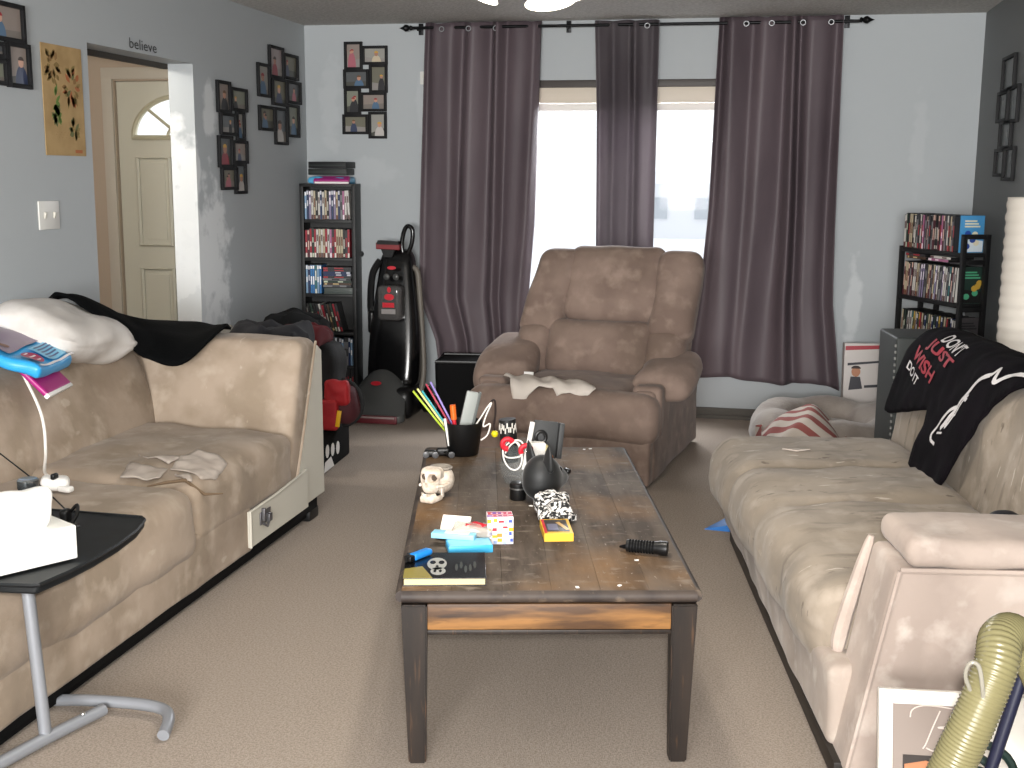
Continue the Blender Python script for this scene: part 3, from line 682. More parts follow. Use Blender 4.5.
# ================================================================== COFFEE TABLE
TX, TY, TA, TH = -.667, 3.674, math.radians(14.3), .46
ct = thing('coffee_table', 'dark worn wooden coffee table in the middle of the carpet', 'coffee table', (TX-.004, TY-.006, 0), math.radians(13.1))
topw = M('table_top_wood', '#5f554c', .7, spec=.12, col2='#453c35', scale=3, stretch=(6, 1, 4), lo=.4, hi=.62, col3='#5f564d', scale3=5, lo3=.55, hi3=.82, bump=.12, bscale=40, detail=8)
def scuffs(m):
    """brown bare spots and pale scratches on the table top"""
    nt = m.node_tree; N = nt.nodes; L = nt.links; b = N['Principled BSDF']; prev = b.inputs['Base Color'].links[0].from_socket
    tc = N.new('ShaderNodeTexCoord')
    for sc, lo, hi, col, st in ((2.6, .47, .66, '#8a6844', (1, .8, 1)), (1.7, .55, .7, '#8f8071', (1, .6, 1)), (13, .58, .74, '#8a7f74', (1, 2.0, 1)), (48, .65, .76, '#a39a8f', (2, .6, 1))):
        mp = N.new('ShaderNodeMapping'); mp.inputs['Scale'].default_value = st; L.new(tc.outputs['Object'], mp.inputs[0])
        n = N.new('ShaderNodeTexNoise'); n.inputs['Scale'].default_value = sc; n.inputs['Detail'].default_value = 6; L.new(mp.outputs[0], n.inputs['Vector'])
        r = N.new('ShaderNodeMapRange'); r.inputs['From Min'].default_value = lo; r.inputs['From Max'].default_value = hi; r.inputs['To Max'].default_value = .6; L.new(n.outputs['Fac'], r.inputs['Value'])
        x = N.new('ShaderNodeMix'); x.data_type = 'RGBA'; L.new(r.outputs['Result'], x.inputs['Factor']); L.new(prev, x.inputs[6]); x.inputs[7].default_value = lin(col); prev = x.outputs[2]
    L.new(prev, b.inputs['Base Color'])
scuffs(topw)
legw = M('table_leg_wood', '#251c16', .45, col2='#19120e', scale=4, stretch=(8, 8, .7), col3='#4f3826', scale3=14, lo3=.6, hi3=.8)
rawp = M('bare_pine', '#8a6238', .5, col2='#4a3320', scale=3.0, stretch=(1.2, 1, 9), lo=.38, hi=.6, detail=8, col3='#2c2019', scale3=5, lo3=.58, hi3=.75)
TL, TWD = 1.63, .79
bm = B()
xs = [-.376, -.25, -.12, .005, .13, .255, .376]
for a, b_ in zip(xs, xs[1:]): bx(bm, ((a+b_)/2, 0, TH-.016), (b_-a-.0003, TL, .032), .0012)
obj('table_top', bm, topw, ct, auto=30)
bm = B(); tube(bm, [(-.376, -TL/2, TH-.016), (.376, -TL/2, TH-.016)], .016, 10); tube(bm, [(-.376, TL/2, TH-.016), (.376, TL/2, TH-.016)], .016, 10)
for s in (-1, 1): tube(bm, [(s*.376, -TL/2, TH-.016), (s*.376, TL/2, TH-.016)], .016, 10)
obj('edge_moulding', bm, M('table_edge_wood', '#433933', .6, col2='#2f2724', scale=9, col3='#6e5f50', scale3=22, lo3=.6, hi3=.75), ct)
for sx in (-1, 1):
    for sy in (-1, 1):
        bm = B(); r = bmesh.ops.create_cube(bm, size=1)
        for v in bm.verts:
            up = v.co.z > 0; w = .066 if up else .045
            v.co = Vector((sx*(.343 if up else .337) + v.co.x*w, sy*(.804 if up else .815) + v.co.y*w, (TH-.032) if up else 0))
        bmesh.ops.bevel(bm, geom=list(bm.edges), offset=.004, segments=2, affect='EDGES')
        obj('leg', bm, legw, ct)
for sy in (-1, 1):
    bm = B(); bx(bm, (0, sy*(.818), TH-.032-.034), (.62, .022, .068), .003)
    ap = obj('apron', bm, rawp, ct)
    bm = B(); bx(bm, (0, sy*(.822), TH-.032-.074), (.62, .02, .012), .002); obj('apron_strip', bm, legw, ct)
for sx in (-1, 1):
    bm = B(); bx(bm, (sx*.345, 0, TH-.032-.036), (.022, TL-.17, .075), .003); obj('apron', bm, legw, ct)
def Tl(x, y, z=0): 
    c, s = math.cos(TA), math.sin(TA); return Vector((TX+x*c-y*s, TY+x*s+y*c, TH+z))
def tthing(name, label, cat, x, y, rot=0, z=0, group=None): return thing(name, label, cat, Tl(x, y, z), TA+rot, group)
RED = M('red_plastic', '#c01c2c', .4); BLUE = M('cyan_pack', '#3fa7d6', .4); LBLUE = M('pale_blue_pack', '#8fcde6', .45)
YEL = M('yellow_card', '#e3b233', .5); CARD = M('white_card', '#e9e3d6', .6)

# pen cup and what stands in it
cup = tthing('pen_cup', 'black plastic cup of straws and a grey remote at the table far left corner', 'cup', -.232, .70)
bm = B(); lathe(bm, [(0, .001), (.053, .001), (.058, .006), (.074, .122), (.075, .128), (.071, .126), (.055, .01), (0, .008)], 32); obj('cup', bm, BLACK, cup)
def stick(name, label, cat, p0, p1, r, mat, group=None, seg=8):
    o = thing(name, label, cat, Tl(*p0), TA, group); bm = B(); d = Vector(p1)-Vector(p0); tube(bm, [(0, 0, 0), d*.5, d], r, seg); obj('shaft', bm, mat, o); return o
CX, CY = -.232, .70
for k, (dx, h, c, nm) in enumerate(((-.178, .232, '#a9c23a', 'lime green'), (-.166, .238, '#d9d98a', 'pale yellow'), (-.153, .228, '#3f9fa8', 'teal'), (-.142, .252, '#a33a4c', 'dark red'), (-.130, .258, '#8f7fc0', 'lilac'))):
    o = tthing('drinking_straw', nm+' drinking straw leaning left out of the black pen cup', 'straw', CX-.008+.004*k, CY+.01, 0, .014, 'straws in the pen cup')
    bm = B(); tube(bm, [(0, 0, 0), (dx*.5, .01*k-.02, h*.5), (dx, .012*k-.03, h)], .0036, 8, caps=False); obj('tube', bm, M('straw_'+nm.replace(' ', '_'), c, .4), o, solid=.0006)
o = tthing('marker', 'orange marker standing in the black pen cup', 'pen', CX-.022, CY-.015, 0, .012); bm = B(); tube(bm, [(0, 0, 0), (-.012, 0, .125)], .008, 10); obj('barrel', bm, RED, o); bm = B(); tube(bm, [(-.012, 0, .125), (-.017, 0, .18)], .0115, 10); plabel(obj('cap', bm, M('orange_cap', '#e0641c', .4), o), 'orange cap')
o = tthing('pen', 'white pen clipped to the left rim of the black pen cup', 'pen', CX-.052, CY-.03, 0, .04); bm = B(); tube(bm, [(0, 0, 0), (-.016, -.012, .105)], .0055, 8); obj('barrel', bm, WHITE, o)
o = tthing('remote_control', 'grey remote control standing in the black pen cup', 'remote control', CX+.012, CY, .1, .012)
gm = M('remote_grey', '#8d918e', .5)
bm = B(); bx(bm, (0, 0, .115), (.045, .02, .23), .005, rot=(0, .22, 0)); ro = obj('body', bm, gm, o)
bm = B(); bx(bm, (.028, .003, .115), (.012, .018, .225), .003, rot=(0, .22, 0)); plabel(obj('edge', bm, M('remote_keys', '#4e5250', .5), ro), 'darker side edge')
o = tthing('earphones', 'white tangled earphone cord with yellow bead hanging from the black pen cup', 'earphones', CX+.055, CY-.03, 0, .10)
wm = M('white_cord', '#e2ddd6', .5)
bm = B(); tube(bm, smoothpath([(-.02, 0, 0), (.01, -.02, .05), (.035, -.02, .09), (.05, -.02, .105), (.03, -.03, .06), (.02, -.035, .02), (.045, -.035, .03), (.035, -.04, -.01), (.01, -.045, -.03)], 6), .003, 6); obj('cord', bm, wm, o)
bm = B(); tube(bm, smoothpath([(-.01, .005, .01), (.03, .0, .075), (.06, 0, .115), (.066, -.005, .07), (.06, -.012, .02), (.063, -.015, .0)], 6), .0045, 6); obj('chain', bm, M('dark_beads', '#2a201e', .4), o)
bm = B(); lathe(bm, [(0, -.014), (.01, -.01), (.014, 0), (.01, .01), (0, .014)], 14, (.063, -.016, -.012)); plabel(obj('bead', bm, M('yellow_bead', '#d8c81e', .4), o), 'yellow bead')
# little black camera mount beside the cup
o = tthing('phone_clip', 'small black jointed clip lying left of the pen cup', 'phone clip', -.335, .66)
bm = B(); rbox(bm, (-.02, 0, .013), (.045, .03, .026), .009, (3, 3, 3)); rbox(bm, (.028, .012, .016), (.05, .022, .03), .008, (3, 3, 3)); tube(bm, [(-.02, 0, .014), (.03, .012, .016), (.05, -.015, .01)], .008, 8); obj('body', bm, BLACK, o)
for x, y in ((-.035, -.02), (.0, -.024), (.06, -.02)):
    bm = B(); lathe(bm, [(0, 0), (.011, 0), (.012, .004), (.012, .012), (0, .014)], 12, (x, y+.006, .012), mat4=Matrix.Rotation(PI/2, 4, 'X')); obj('knob', bm, M('grey_knob', '#4a4a4c', .3), o)

# skull
sk = tthing('skull_ornament', 'small bone white skull ornament near the left edge of the coffee table', 'ornament', -.325, .065, 1.1)
bone = M('bone', '#d9cdbf', .6, col2='#bfae9c', scale=40, lo=.45, hi=.65, bump=.3, bscale=90)
sk.scale = (1.18, 1.18, 1.18)
bm = B(); bmesh.ops.create_uvsphere(bm, u_segments=32, v_segments=24, radius=1)
for v in bm.verts:
    x, y, z = v.co
    if z > .62: z = .62
    v.co = Vector((x*.046+.028, y*.037, z*.043+.052))
    if x > 0: v.co.z -= .010*x
obj('cranium', bm, bone, sk)
def facef(p, h):
    q = p.copy(); t = (p.z+h.z)/(2*h.z)
    q.y *= 1-.30*(1-t)**1.5
    if p.x < 0:
        q.x += .012*(p.y/h.y)**2 - .006*math.sin(PI*t)
        for ey in (-.0145, .0145):
            d = math.hypot((p.y-ey)/.0105, (p.z-.010)/.010)
            if d < 1.15: q.x += .024*max(0, 1-(d/1.15)**4)
        d = math.hypot(p.y/.0055, (p.z+.008)/.008)
        if d < 1: q.x += .016*(1-d**3)
        d = math.hypot(p.y/.006, (p.z-.002)/.006)
        if d < 1: q.x -= .004*(1-d)
    for s_ in (-1, 1):
        if p.y*s_ > h.y*.5 and p.z < .006 and p.z > -.03 and p.x > -.012: q.y -= s_*.012
    q.z += .012*(-p.x/h.x)*0
    return q
bm = B(); rbox(bm, (-.022, 0, .058), (.056, .062, .072), .018, (16, 26, 26), facef); obj('face', bm, bone, sk)
bm = B()
for s_ in (-1, 1): rbox(bm, (-.034, s_*.0148, .069), (.004, .0195, .019), .0018, (2, 4, 4), lambda p, h: Vector((p.x, p.y*(1-.3*(p.z/h.z)**2), p.z*(1-.3*(p.y/h.y)**2))))
rbox(bm, (-.039, 0, .050), (.004, .009, .012), .0018, (2, 3, 3))
plabel(obj('sockets', bm, M('socket_shade', '#4a3f35', .8), sk), 'painted shade in eye and nose hollows')  # dark plates stand in for the shade inside the hollows
bm = B(); lathe(bm, [(.022, .0), (.030, .0), (.033, .004), (.030, .007), (.022, .004), (.018, -.004), (0, -.006)], 24, (.03, 0, .079)); plabel(obj('ashtray_rim', bm, M('rim_grey', '#8c857c', .5), sk), 'grey rim round the open crown')
def jawf(p, h):
    q = p.copy(); q.y *= 1-.25*max(0, -p.x/h.x)
    if p.x > -.012 and abs(p.y) < h.y*.9: q.x = min(q.x, -.004) if p.z > -.004 else q.x
    return q
bm = B(); rbox(bm, (-.030, 0, .010), (.056, .052, .020), .008, (8, 8, 3), jawf); obj('jaw', bm, bone, sk)
bm = B()
for s_ in (-1, 1): rbox(bm, (-.006, s_*.024, .026), (.014, .006, .036), .003, (2, 2, 3))
for zz in (.0235, .0185):
    for k in range(9):
        a = PI*.36*(k-4)/4; bx(bm, (-.030-.024*math.cos(a), .021*math.sin(a), zz), (.006, .0042, .0052), .0012, rot=(0, 0, a))
obj('teeth', bm, bone, sk)
for s_ in (-1, 1):
    bm = B(); tube(bm, [(-.040, s_*.026, .046), (-.02, s_*.034, .043), (.008, s_*.037, .046)], .0042, 8); obj('cheekbone', bm, bone, sk)

# glass bowl and what is in it
GX, GY = -.02, .20
gb = tthing('fish_bowl', 'clear round glass bowl holding cords and packets behind the black dog head', 'bowl', GX, GY)
glass = M('bowl_glass', '#aab0b0', .03, alpha=.06, spec=.6)
bm = B(); lathe(bm, [(.045, .003), (.075, .02), (.092, .06), (.094, .085), (.085, .125), (.07, .15), (.073, .158)], 36); obj('globe', bm, glass, gb, solid=.003, auto=180)
bm = B(); lathe(bm, [(0, 0), (.055, 0), (.05, .006), (.035, .008), (0, .009)], 28); plabel(obj('base', bm, BLACK, gb), 'black base')
o = tthing('spice_tin', 'black cylinder with white lettering sticking up from the glass bowl', 'tin', GX-.055, GY+.03, 0, .085)
bm = B(); tube(bm, [(0, 0, 0), (-.012, 0, .145)], .029, 24); tn = obj('tin', bm, M('tin_black', '#151515', .4), o)
bm = B()
for k in range(14):
    a = -PI/2+(k-6.5)*.2; zz = .118+.01*math.sin(k*2.3); bx(bm, (-.01+.0295*math.cos(a), .0295*math.sin(a), zz), (.004, .002, .018), 0, rot=(0, 0, a+PI/2))
obj('lettering', bm, M('tin_silver', '#c9c4bc', .3), tn)['kind'] = 'stuff'
o = tthing('plastic_stick', 'white plastic stick leaning up out of the glass bowl', 'stick', GX-.012, GY-.03, 0, .07)
bm = B(); tube(bm, [(0, 0, 0), (.028, .01, .16)], .0085, 8); obj('stick', bm, WHITE, o)
o = tthing('wallet', 'open dark grey leather wallet standing up behind the white stick in the glass bowl', 'wallet', GX+.06, GY+.03, .1, .085)
lw = M('grey_leather', '#2e2f30', .6)
bm = B(); bx(bm, (-.0, 0, .075), (.085, .01, .125), .003, rot=(-.12, .12, 0)); obj('flap', bm, lw, o)
bm = B(); bx(bm, (.052, -.006, .07), (.018, .03, .12), .004, rot=(-.12, .12, 0)); obj('flap', bm, lw, o)
bm = B(); tube(bm, [(-.015+.017*math.cos(2*PI*k/18), -.014, .085+.02*math.sin(2*PI*k/18)) for k in range(18)], .006, 8, closed=True); obj('ring', bm, BLACK, o)
bm = B(); tube(bm, smoothpath([(-.012, -.016, .06), (.0, -.022, .04), (.018, -.024, .02), (.02, -.02, .0)], 5), .008, 8); plabel(obj('amber_beads', bm, M('amber', '#8a4a1c', .3), o), 'amber coloured strand')
o = tthing('white_box', 'white cardboard box inside the glass bowl', 'box', GX+.03, GY-.015, .15, .05); bm = B(); bx(bm, (0, 0, .055), (.05, .04, .11), .002, rot=(0, .05, 0)); obj('box', bm, WHITE, o)
o = tthing('packet', 'folded straw coloured packet at the right inside the glass bowl', 'packet', GX+.062, GY-.02, -.3, .03); bm = B(); rbox(bm, (0, 0, .062), (.028, .02, .12), .008, (3, 3, 6), lambda p, h: p+Vector((wob(p, 40, .005), wob(p, 40, .004, 3), 0)), rot=(0, -.12, 0)); obj('packet', bm, M('straw_foil', '#b3a878', .5), o)
o = tthing('charging_cord', 'white cord with red plugs coiled over the rim of the glass bowl', 'cord', GX-.04, GY-.07, 0, .10)
bm = B(); loop = []
for k in range(44):
    a = k*.5; loop.append((.03*math.cos(a)+.006*math.sin(k*.9)-.01, -.012-.01*math.cos(k*.31), .04+.05*math.sin(a)*(.75+.25*math.sin(k*.4))+.012*math.cos(k*.7)))
tube(bm, smoothpath(loop[:32], 3), .0028, 6); obj('cord', bm, wm, o)
for x, z, a in ((-.03, .072, .4), (.03, .05, -.7)):
    bm = B(); tube(bm, [(x+.017*math.cos(t*.55+a), -.026, z+.017*math.sin(t*.55+a)) for t in range(9)], .009, 8); plabel(obj('plug', bm, RED, o), 'red plug')
# small tin
o = tthing('round_tin', 'small black round tin with silver band left of the black dog head', 'tin', -.058, .055)
bm = B(); lathe(bm, [(0, 0), (.026, 0), (.027, .003), (.027, .036), (0, .036)], 24); obj('body', bm, BLACK, o)
bm = B(); lathe(bm, [(.0275, .036), (.0275, .041), (0, .041)], 24); obj('band', bm, M('silver', '#9a9a9a', .3, .9), o)
bm = B(); lathe(bm, [(.0275, .041), (.028, .044), (.0275, .054), (.024, .056), (0, .056)], 24); obj('lid', bm, BLACK, o)
# dog head bust
dg = tthing('dog_head_mask', 'black dog head bust with upright ears in front of the glass bowl', 'bust', .018, .03, .6)
rub = M('black_rubber', '#18191a', .55, sheen=.2)
bm = B(); bmesh.ops.create_uvsphere(bm, u_segments=36, v_segments=26, radius=1)
for v in bm.verts:
    x, y, z = v.co
    X, Y, Z = x*.066, y*.06, z*.075+.078
    if z < -.2: X *= 1+.12*(-z); Y *= 1+.12*(-z); 
    if z < -.85: Z = max(Z, .012)
    m = math.exp(-((y)**2+(z+.05)**2)/.22)
    if x > .2: X += .046*m*((x-.2)/.8); Z -= .010*m
    for s in (-1, 1):
        d = math.hypot(y-s*.42, z-.3)
        if x > .2 and d < .2: X -= .010*(1-(d/.2)**2)
    v.co = Vector((X, Y, max(Z, .003)))
obj('head', bm, rub, dg)
for s in (-1, 1):
    bm = B()
    def ear(p, h, s=s):
        t = (p.z+h.z)/(2*h.z); w = (1-t**2.2)*.95+.05
        return Vector((p.x*w*.8-.012*(1-(2*p.y/h.y*.5)**2)*(1 if p.x > 0 else .2)*w, p.y*w, p.z))
    rbox(bm, (0, 0, .03), (.024, .05, .09), .011, (3, 6, 8), ear); obj('ear', bm, rub, dg, loc=(-.008, s*.042, .122), rot=(s*-.16, -.1, 0))
bm = B(); rbox(bm, (.104, 0, .085), (.02, .03, .018), .008, (3, 3, 3)); obj('nose', bm, BLACK, dg)
for s in (-1, 1):
    bm = B(); lathe(bm, [(0, -.008), (.006, -.006), (.008, 0), (.006, .006), (0, .008)], 14, (.054, s*.024, .103)); obj('eye', bm, M('eye_gloss', '#050505', .1), dg)
# bandana
o = tthing('bandana', 'crumpled black and white bandana lying against the black dog head', 'bandana', .045, -.17, .1)
ban = M('bandana_print', '#1b1b1c', .85, col2='#dcd8d4', scale=85, lo=.47, hi=.56, stretch=(1, 1.5, 1), detail=4)
bm = B(); rbox(bm, (0, 0, .028), (.115, .13, .056), .027, (12, 12, 6), lambda p, h: p+Vector((wob(p, 22, .018), wob(p, 24, .018, 3), wob(p, 26, .022, 6)*(1 if p.z > -.02 else .1)+.02*(p.y/h.y)*(p.z > 0)))); obj('cloth', bm, ban, o)
# yellow matchbox
o = tthing('match_box', 'flat yellow card box with a dark picture in front of the bandana', 'box', .035, -.335, .02)
bm = B(); bx(bm, (0, 0, .012), (.085, .15, .024), .0015); obj('box', bm, YEL, o, smooth=False)
bm = B(); bx(bm, (-.0, .005, .0243), (.068, .12, .0008), mi=0); bx(bm, (-.012, -.01, .025), (.03, .06, .0006), mi=1); bx(bm, (.018, .0, .025), (.012, .08, .0006), rot=(0, 0, .3), mi=2); bx(bm, (-.036, 0, .0245), (.008, .135, .0006), mi=3)
obj('picture', bm, [M('mb_dark', '#2d2522', .4), M('mb_grey', '#6a6a80', .4), M('mb_tan', '#caa25c', .4), RED], o, smooth=False)
# colourful card box
o = tthing('card_box', 'upright multicoloured patterned card box in the middle of the near half of the coffee table', 'box', -.134, -.40, .04)
bm = B(); bx(bm, (0, 0, .04), (.074, .062, .08), .0015); obj('box', bm, M('cb_white', '#e6dfe2', .4), o, smooth=False)
rnd = random.Random(9); bm = B(); cols = ['#b01f4a', '#6a3fa0', '#d9a52a', '#c8323c', '#4257a8', '#e08a3a', '#7a1f5c', '#9fb0d8']
for j in range(6):
    for i in range(5):
        w, h = rnd.uniform(.008, .016), rnd.uniform(.006, .012)
        if j < 4: bx(bm, (-.03+i*.015+rnd.uniform(-.003, .003), -.0312, .008+j*.02+rnd.uniform(-.005, .005)), (w, .0006, h), mi=rnd.choice((2, 3, 4, 5, 7, 2)))
        else: bx(bm, (-.03+i*.015, -.018+(j-4)*.03, .0803), (w, h*1.6, .0006), mi=rnd.choice((0, 0, 1, 6, 3)))
for j in range(3): bx(bm, (0, -.02+j*.02, .08015), (.07, .009, .0006), mi=0)
obj('print', bm, [M('cb_%d' % i, c, .4) for i, c in enumerate(cols)], o, smooth=False)['kind'] = 'stuff'
# packets, card and bag
o = tthing('blue_packet', 'lower flat bright blue packet behind the black book', 'packet', -.235, -.475, .12); bm = B(); bx(bm, (.012, -.004, .011), (.125, .075, .022), .003); obj('box', bm, BLUE, o)
bm = B(); bx(bm, (.012, -.004, .0223), (.118, .068, .0006)); bx(bm, (.0, .005, .0228), (.05, .02, .0006)); obj('label', bm, LBLUE, o)
o = tthing('blue_packet', 'upper slanting pale blue packet lying across the other blue packet', 'packet', -.265, -.44, -.25, .0235, None); bm = B(); bx(bm, (0, 0, .008), (.125, .04, .016), .003, rot=(0, .0, 0)); obj('box', bm, LBLUE, o); bm = B(); bx(bm, (.01, 0, .0163), (.07, .028, .0006)); obj('label', bm, CARD, o)
o = tthing('note_card', 'cream card leaning on the small pile left of the patterned box', 'card', -.262, -.37, -.28); bm = B(); bx(bm, (0, 0, .035), (.085, .004, .07), .001, rot=(-.75, 0, 0)); tube(bm, [(-.03, -.02, .03), (.03, -.02, .03)], .0004, 4); obj('card', bm, CARD, o, smooth=False)
o = tthing('plastic_bag', 'clear plastic bag with a red label on top of the blue packets', 'bag', -.21, -.41, -.15, .024)
bm = B(); rbox(bm, (0, 0, .014), (.12, .07, .028), .012, (8, 6, 3), lambda p, h: p+Vector((wob(p, 30, .006), wob(p, 30, .006, 2), wob(p, 36, .008, 4)*(p.z > -.005)))); obj('bag', bm, M('clear_film', '#c9bfb4', .15, alpha=.45), o)
bm = B(); sheet(bm, lambda u, v: (-.02+.06*u, -.02+.035*v, .030+.004*math.sin(u*7+v*5)), 8, 6); plabel(obj('label', bm, RED, o, solid=.001), 'red label')
o = tthing('elastic_cord', 'black elastic cord loop lying around the clear bag', 'cord', -.215, -.38, -.1); bm = B(); tube(bm, [((.095+.006*math.sin(k))*math.cos(2*PI*k/28), (.042+.006*math.cos(k*1.7))*math.sin(2*PI*k/28), .006) for k in range(28)], .005, 8, closed=True); obj('loop', bm, BLACK, o)
# black book with lighter
o = tthing('book', 'black book with a pale skull drawing at the near left corner of the coffee table', 'book', -.288, -.672, -.01)
bm = B(); bx(bm, (.0, .0, .0095), (.208, .208, .016), .001); obj('pages', bm, M('book_pages', '#d8c48e', .7), o, smooth=False)
bm = B(); bx(bm, (0, 0, .0188), (.214, .214, .0024), .0008); bx(bm, (0, 0, .0012), (.214, .214, .0024), .0008); bx(bm, (0, .106, .01), (.214, .003, .02), .0008); obj('cover', bm, M('book_black', '#0e0e0f', .25), o, smooth=False)
bm = B(); f = lambda a, b, t: (a, b, .0201+t)
prism(bm, [(-.106, -.106), (-.03, -.106), (-.06, -.01), (-.106, -.03)], .0003, f, 0)
prism(bm, ell(-.022, .01, .026, .05), .0006, f, 1); prism(bm, ell(-.018, -.05, .02, .03), .0006, f, 1)
for x, y, rx, ry in ((-.033, .02, .008, .015), (-.010, .02, .008, .015), (-.021, -.012, .004, .008), (-.026, -.05, .004, .012), (-.012, -.05, .004, .012)): prism(bm, ell(x, y, rx, ry, 10), .0009, f, 2)
for k in range(5): prism(bm, ell(.03+.012*k, -.02+.02*math.sin(k*2), .004, .03, 8), .0004, f, 3)
obj('cover_art', bm, [M('book_gold', '#8a7d3a', .4), M('book_bone', '#9d9d98', .4), M('book_black', '#0e0e0f'), M('book_shade', '#2b2d26', .4)], o, smooth=False)
o = tthing('lighter', 'bright blue lighter lying on the black book', 'lighter', -.362, -.618, 0.9, .0212)
bm = B(); rbox(bm, (.012, 0, .009), (.075, .028, .018), .008, (4, 3, 3)); obj('body', bm, M('lighter_blue', '#1f7fd0', .3), o)
bm = B(); rbox(bm, (-.034, 0, .009), (.022, .024, .016), .004, (3, 3, 3)); bx(bm, (-.046, 0, .012), (.008, .01, .008), .002); plabel(obj('cap', bm, BLACK, o), 'black end')
# flashlight
o = tthing('flashlight', 'black flashlight lying near the right edge of the coffee table', 'flashlight', .262, -.53, -.30)
mt = Matrix.Rotation(PI/2, 4, 'Y')
bm = B(); lathe(bm, [(0, -.048), (.016, -.048), (.0175, -.044), (.0175, .04), (.0205, .046), (.0205, .066), (.0185, .068), (.0, .062)], 22, (0, 0, .021), mat4=mt); obj('body', bm, BLACK, o)
bm = B(); lathe(bm, [(0, .0625), (.016, .0665)], 20, (0, 0, .021), mat4=mt); obj('lens', bm, M('lens', '#8f979c', .1, .3), o)
bm = B()
for k in range(9): lathe(bm, [(.0176, -.04+k*.008), (.0186, -.0385+k*.008), (.0186, -.0355+k*.008), (.0176, -.034+k*.008)], 22, (0, 0, .021), mat4=mt)
obj('grip', bm, MATTE, o)['kind'] = 'stuff'
bm = B(); tube(bm, smoothpath([(-.05, 0, .02), (-.066, .012, .012), (-.06, .028, .006), (-.035, .028, .005), (-.03, .014, .008)], 5), .004, 8); obj('wrist_strap', bm, MATTE, o)
for k, (x, y) in enumerate(((.235, -.585), (.16, -.79), (.05, -.80), (-.02, -.03), (.26, .78), (.235, .77))):
    o = tthing('paper_scrap', ['tiny white paper scrap under the flashlight', 'tiny white scrap at the near edge of the table, right of centre', 'tiny white scrap at the near edge of the table, left of the other near scrap', 'tiny white scrap beside the round black tin', 'white smear of paper at the far right corner of the table', 'second white scrap at the far right corner of the table'][k], 'scrap', x, y, k*.9)
    bm = B(); prism(bm, [(-.006, -.004), (.005, -.005), (.007, .003), (0, .005), (-.006, .003)], .0015); obj('scrap', bm, WHITE, o, smooth=False)

# ================================================================== DVD CASES AND BOOKCASES
SPINES = [('black', '#141414', '#b8b2a8'), ('white', '#c9c6c0', '#5a3a3a'), ('dark blue', '#1f2f55', '#c8c8d0'), ('red', '#9a2030', '#e0d8d0'), ('grey', '#77777a', '#222226'),
          ('pale blue', '#7f9fbd', '#f0f0f0'), ('brown', '#4b372b', '#c8b080'), ('cream', '#b9ad92', '#6a3a2a'), ('dark green', '#25392f', '#c0c8b0'), ('maroon', '#54202c', '#d0b0a0'),
          ('teal', '#356a6e', '#e0e0d8'), ('yellow', '#b99a3c', '#2a2a2a'), ('lilac', '#857a98', '#e8e0e8'), ('charcoal', '#2e2e31', '#a03038'), ('bright blue', '#2f72ad', '#ffffff'), ('pink', '#a8688a', '#f0e0e8')]
rnd = random.Random(77); DVD = []
CASEM = M('dvd_case_black', '#161617', .4)
for i, (nm, c1, c2) in enumerate(SPINES):
    bm = B(); bx(bm, (0, .0675, .095), (.0135, .135, .19), .0008, mi=0); bx(bm, (0, -.0003, .095), (.0122, .0008, .182), mi=1)
    h1, h2 = rnd.uniform(.03, .07), rnd.uniform(.012, .03); zc = rnd.uniform(.08, .13)
    bx(bm, (0, -.0009, zc), (.0075, .0006, h1), mi=2); bx(bm, (0, -.0009, rnd.choice((.018, .172))), (.011, .0006, h2), mi=2)
    bx(bm, (-.0069, .0675, .095), (.0006, .126, .18), mi=1); bx(bm, (.0069, .0675, .095), (.0006, .126, .18), mi=1)
    o = obj('dvd_case', bm, [CASEM, M('spine_'+nm, c1, .4), M('spine_text_'+nm, c2, .4)], smooth=False); DVD.append(o)
used = [False]*len(DVD)
ORD = ['first', 'second', 'third', 'fourth', 'fifth', 'sixth', 'seventh', 'eighth', 'ninth', 'tenth', 'eleventh', 'twelfth', 'thirteenth', 'fourteenth', 'fifteenth', 'sixteenth',
       'seventeenth', 'eighteenth', 'nineteenth', 'twentieth', 'twenty-first', 'twenty-second', 'twenty-third', 'twenty-fourth', 'twenty-fifth', 'twenty-sixth', 'twenty-seventh', 'twenty-eighth', 'twenty-ninth',
       'thirtieth', 'thirty-first', 'thirty-second', 'thirty-third', 'thirty-fourth', 'thirty-fifth', 'thirty-sixth', 'thirty-seventh', 'thirty-eighth', 'thirty-ninth', 'fortieth']
def put_dvd(i, mat, label, group, sc=1):
    src = DVD[i]
    if used[i]: o = src.copy(); COL.objects.link(o)
    else: o = src; used[i] = True
    o.matrix_world = mat; o['label'] = label; o['category'] = 'DVD'; o['group'] = group; return o
def row(base, x0, x1, y, z, seed, where, group, palette=None, lean=0, pitch=.0146, gaps=()):
    rnd = random.Random(seed); x = x0; n = 0
    while x < x1 and n < 40:
        i = rnd.choice(palette or range(len(DVD))); h = rnd.choice((1, 1, 1, .985, .95))
        m = base @ Matrix.Translation((x+.007, y+rnd.uniform(-.004, .004), z)) @ Matrix.Rotation(lean, 4, 'Y') @ Matrix.Diagonal((1, 1, h, 1))
        put_dvd(i, m, '%s DVD case, %s from left on %s' % (SPINES[i][0]+'-spined', ORD[n], where), group); x += pitch; n += 1
def stack(base, x, y, z, n, seed, where, group, palette=None):
    rnd = random.Random(seed)
    for k in range(n):
        i = rnd.choice(palette or range(len(DVD)))
        m = base @ Matrix.Translation((x+rnd.uniform(-.004, .004), y, z+.0145*k+.007)) @ Matrix.Rotation(PI/2, 4, 'Y') @ Matrix.Translation((0, 0, -.095))
        put_dvd(i, m, '%s DVD case lying flat, %s from bottom in %s' % (SPINES[i][0], ORD[k], where), group)
shelfm = M('bookcase_black', '#131314', .5)
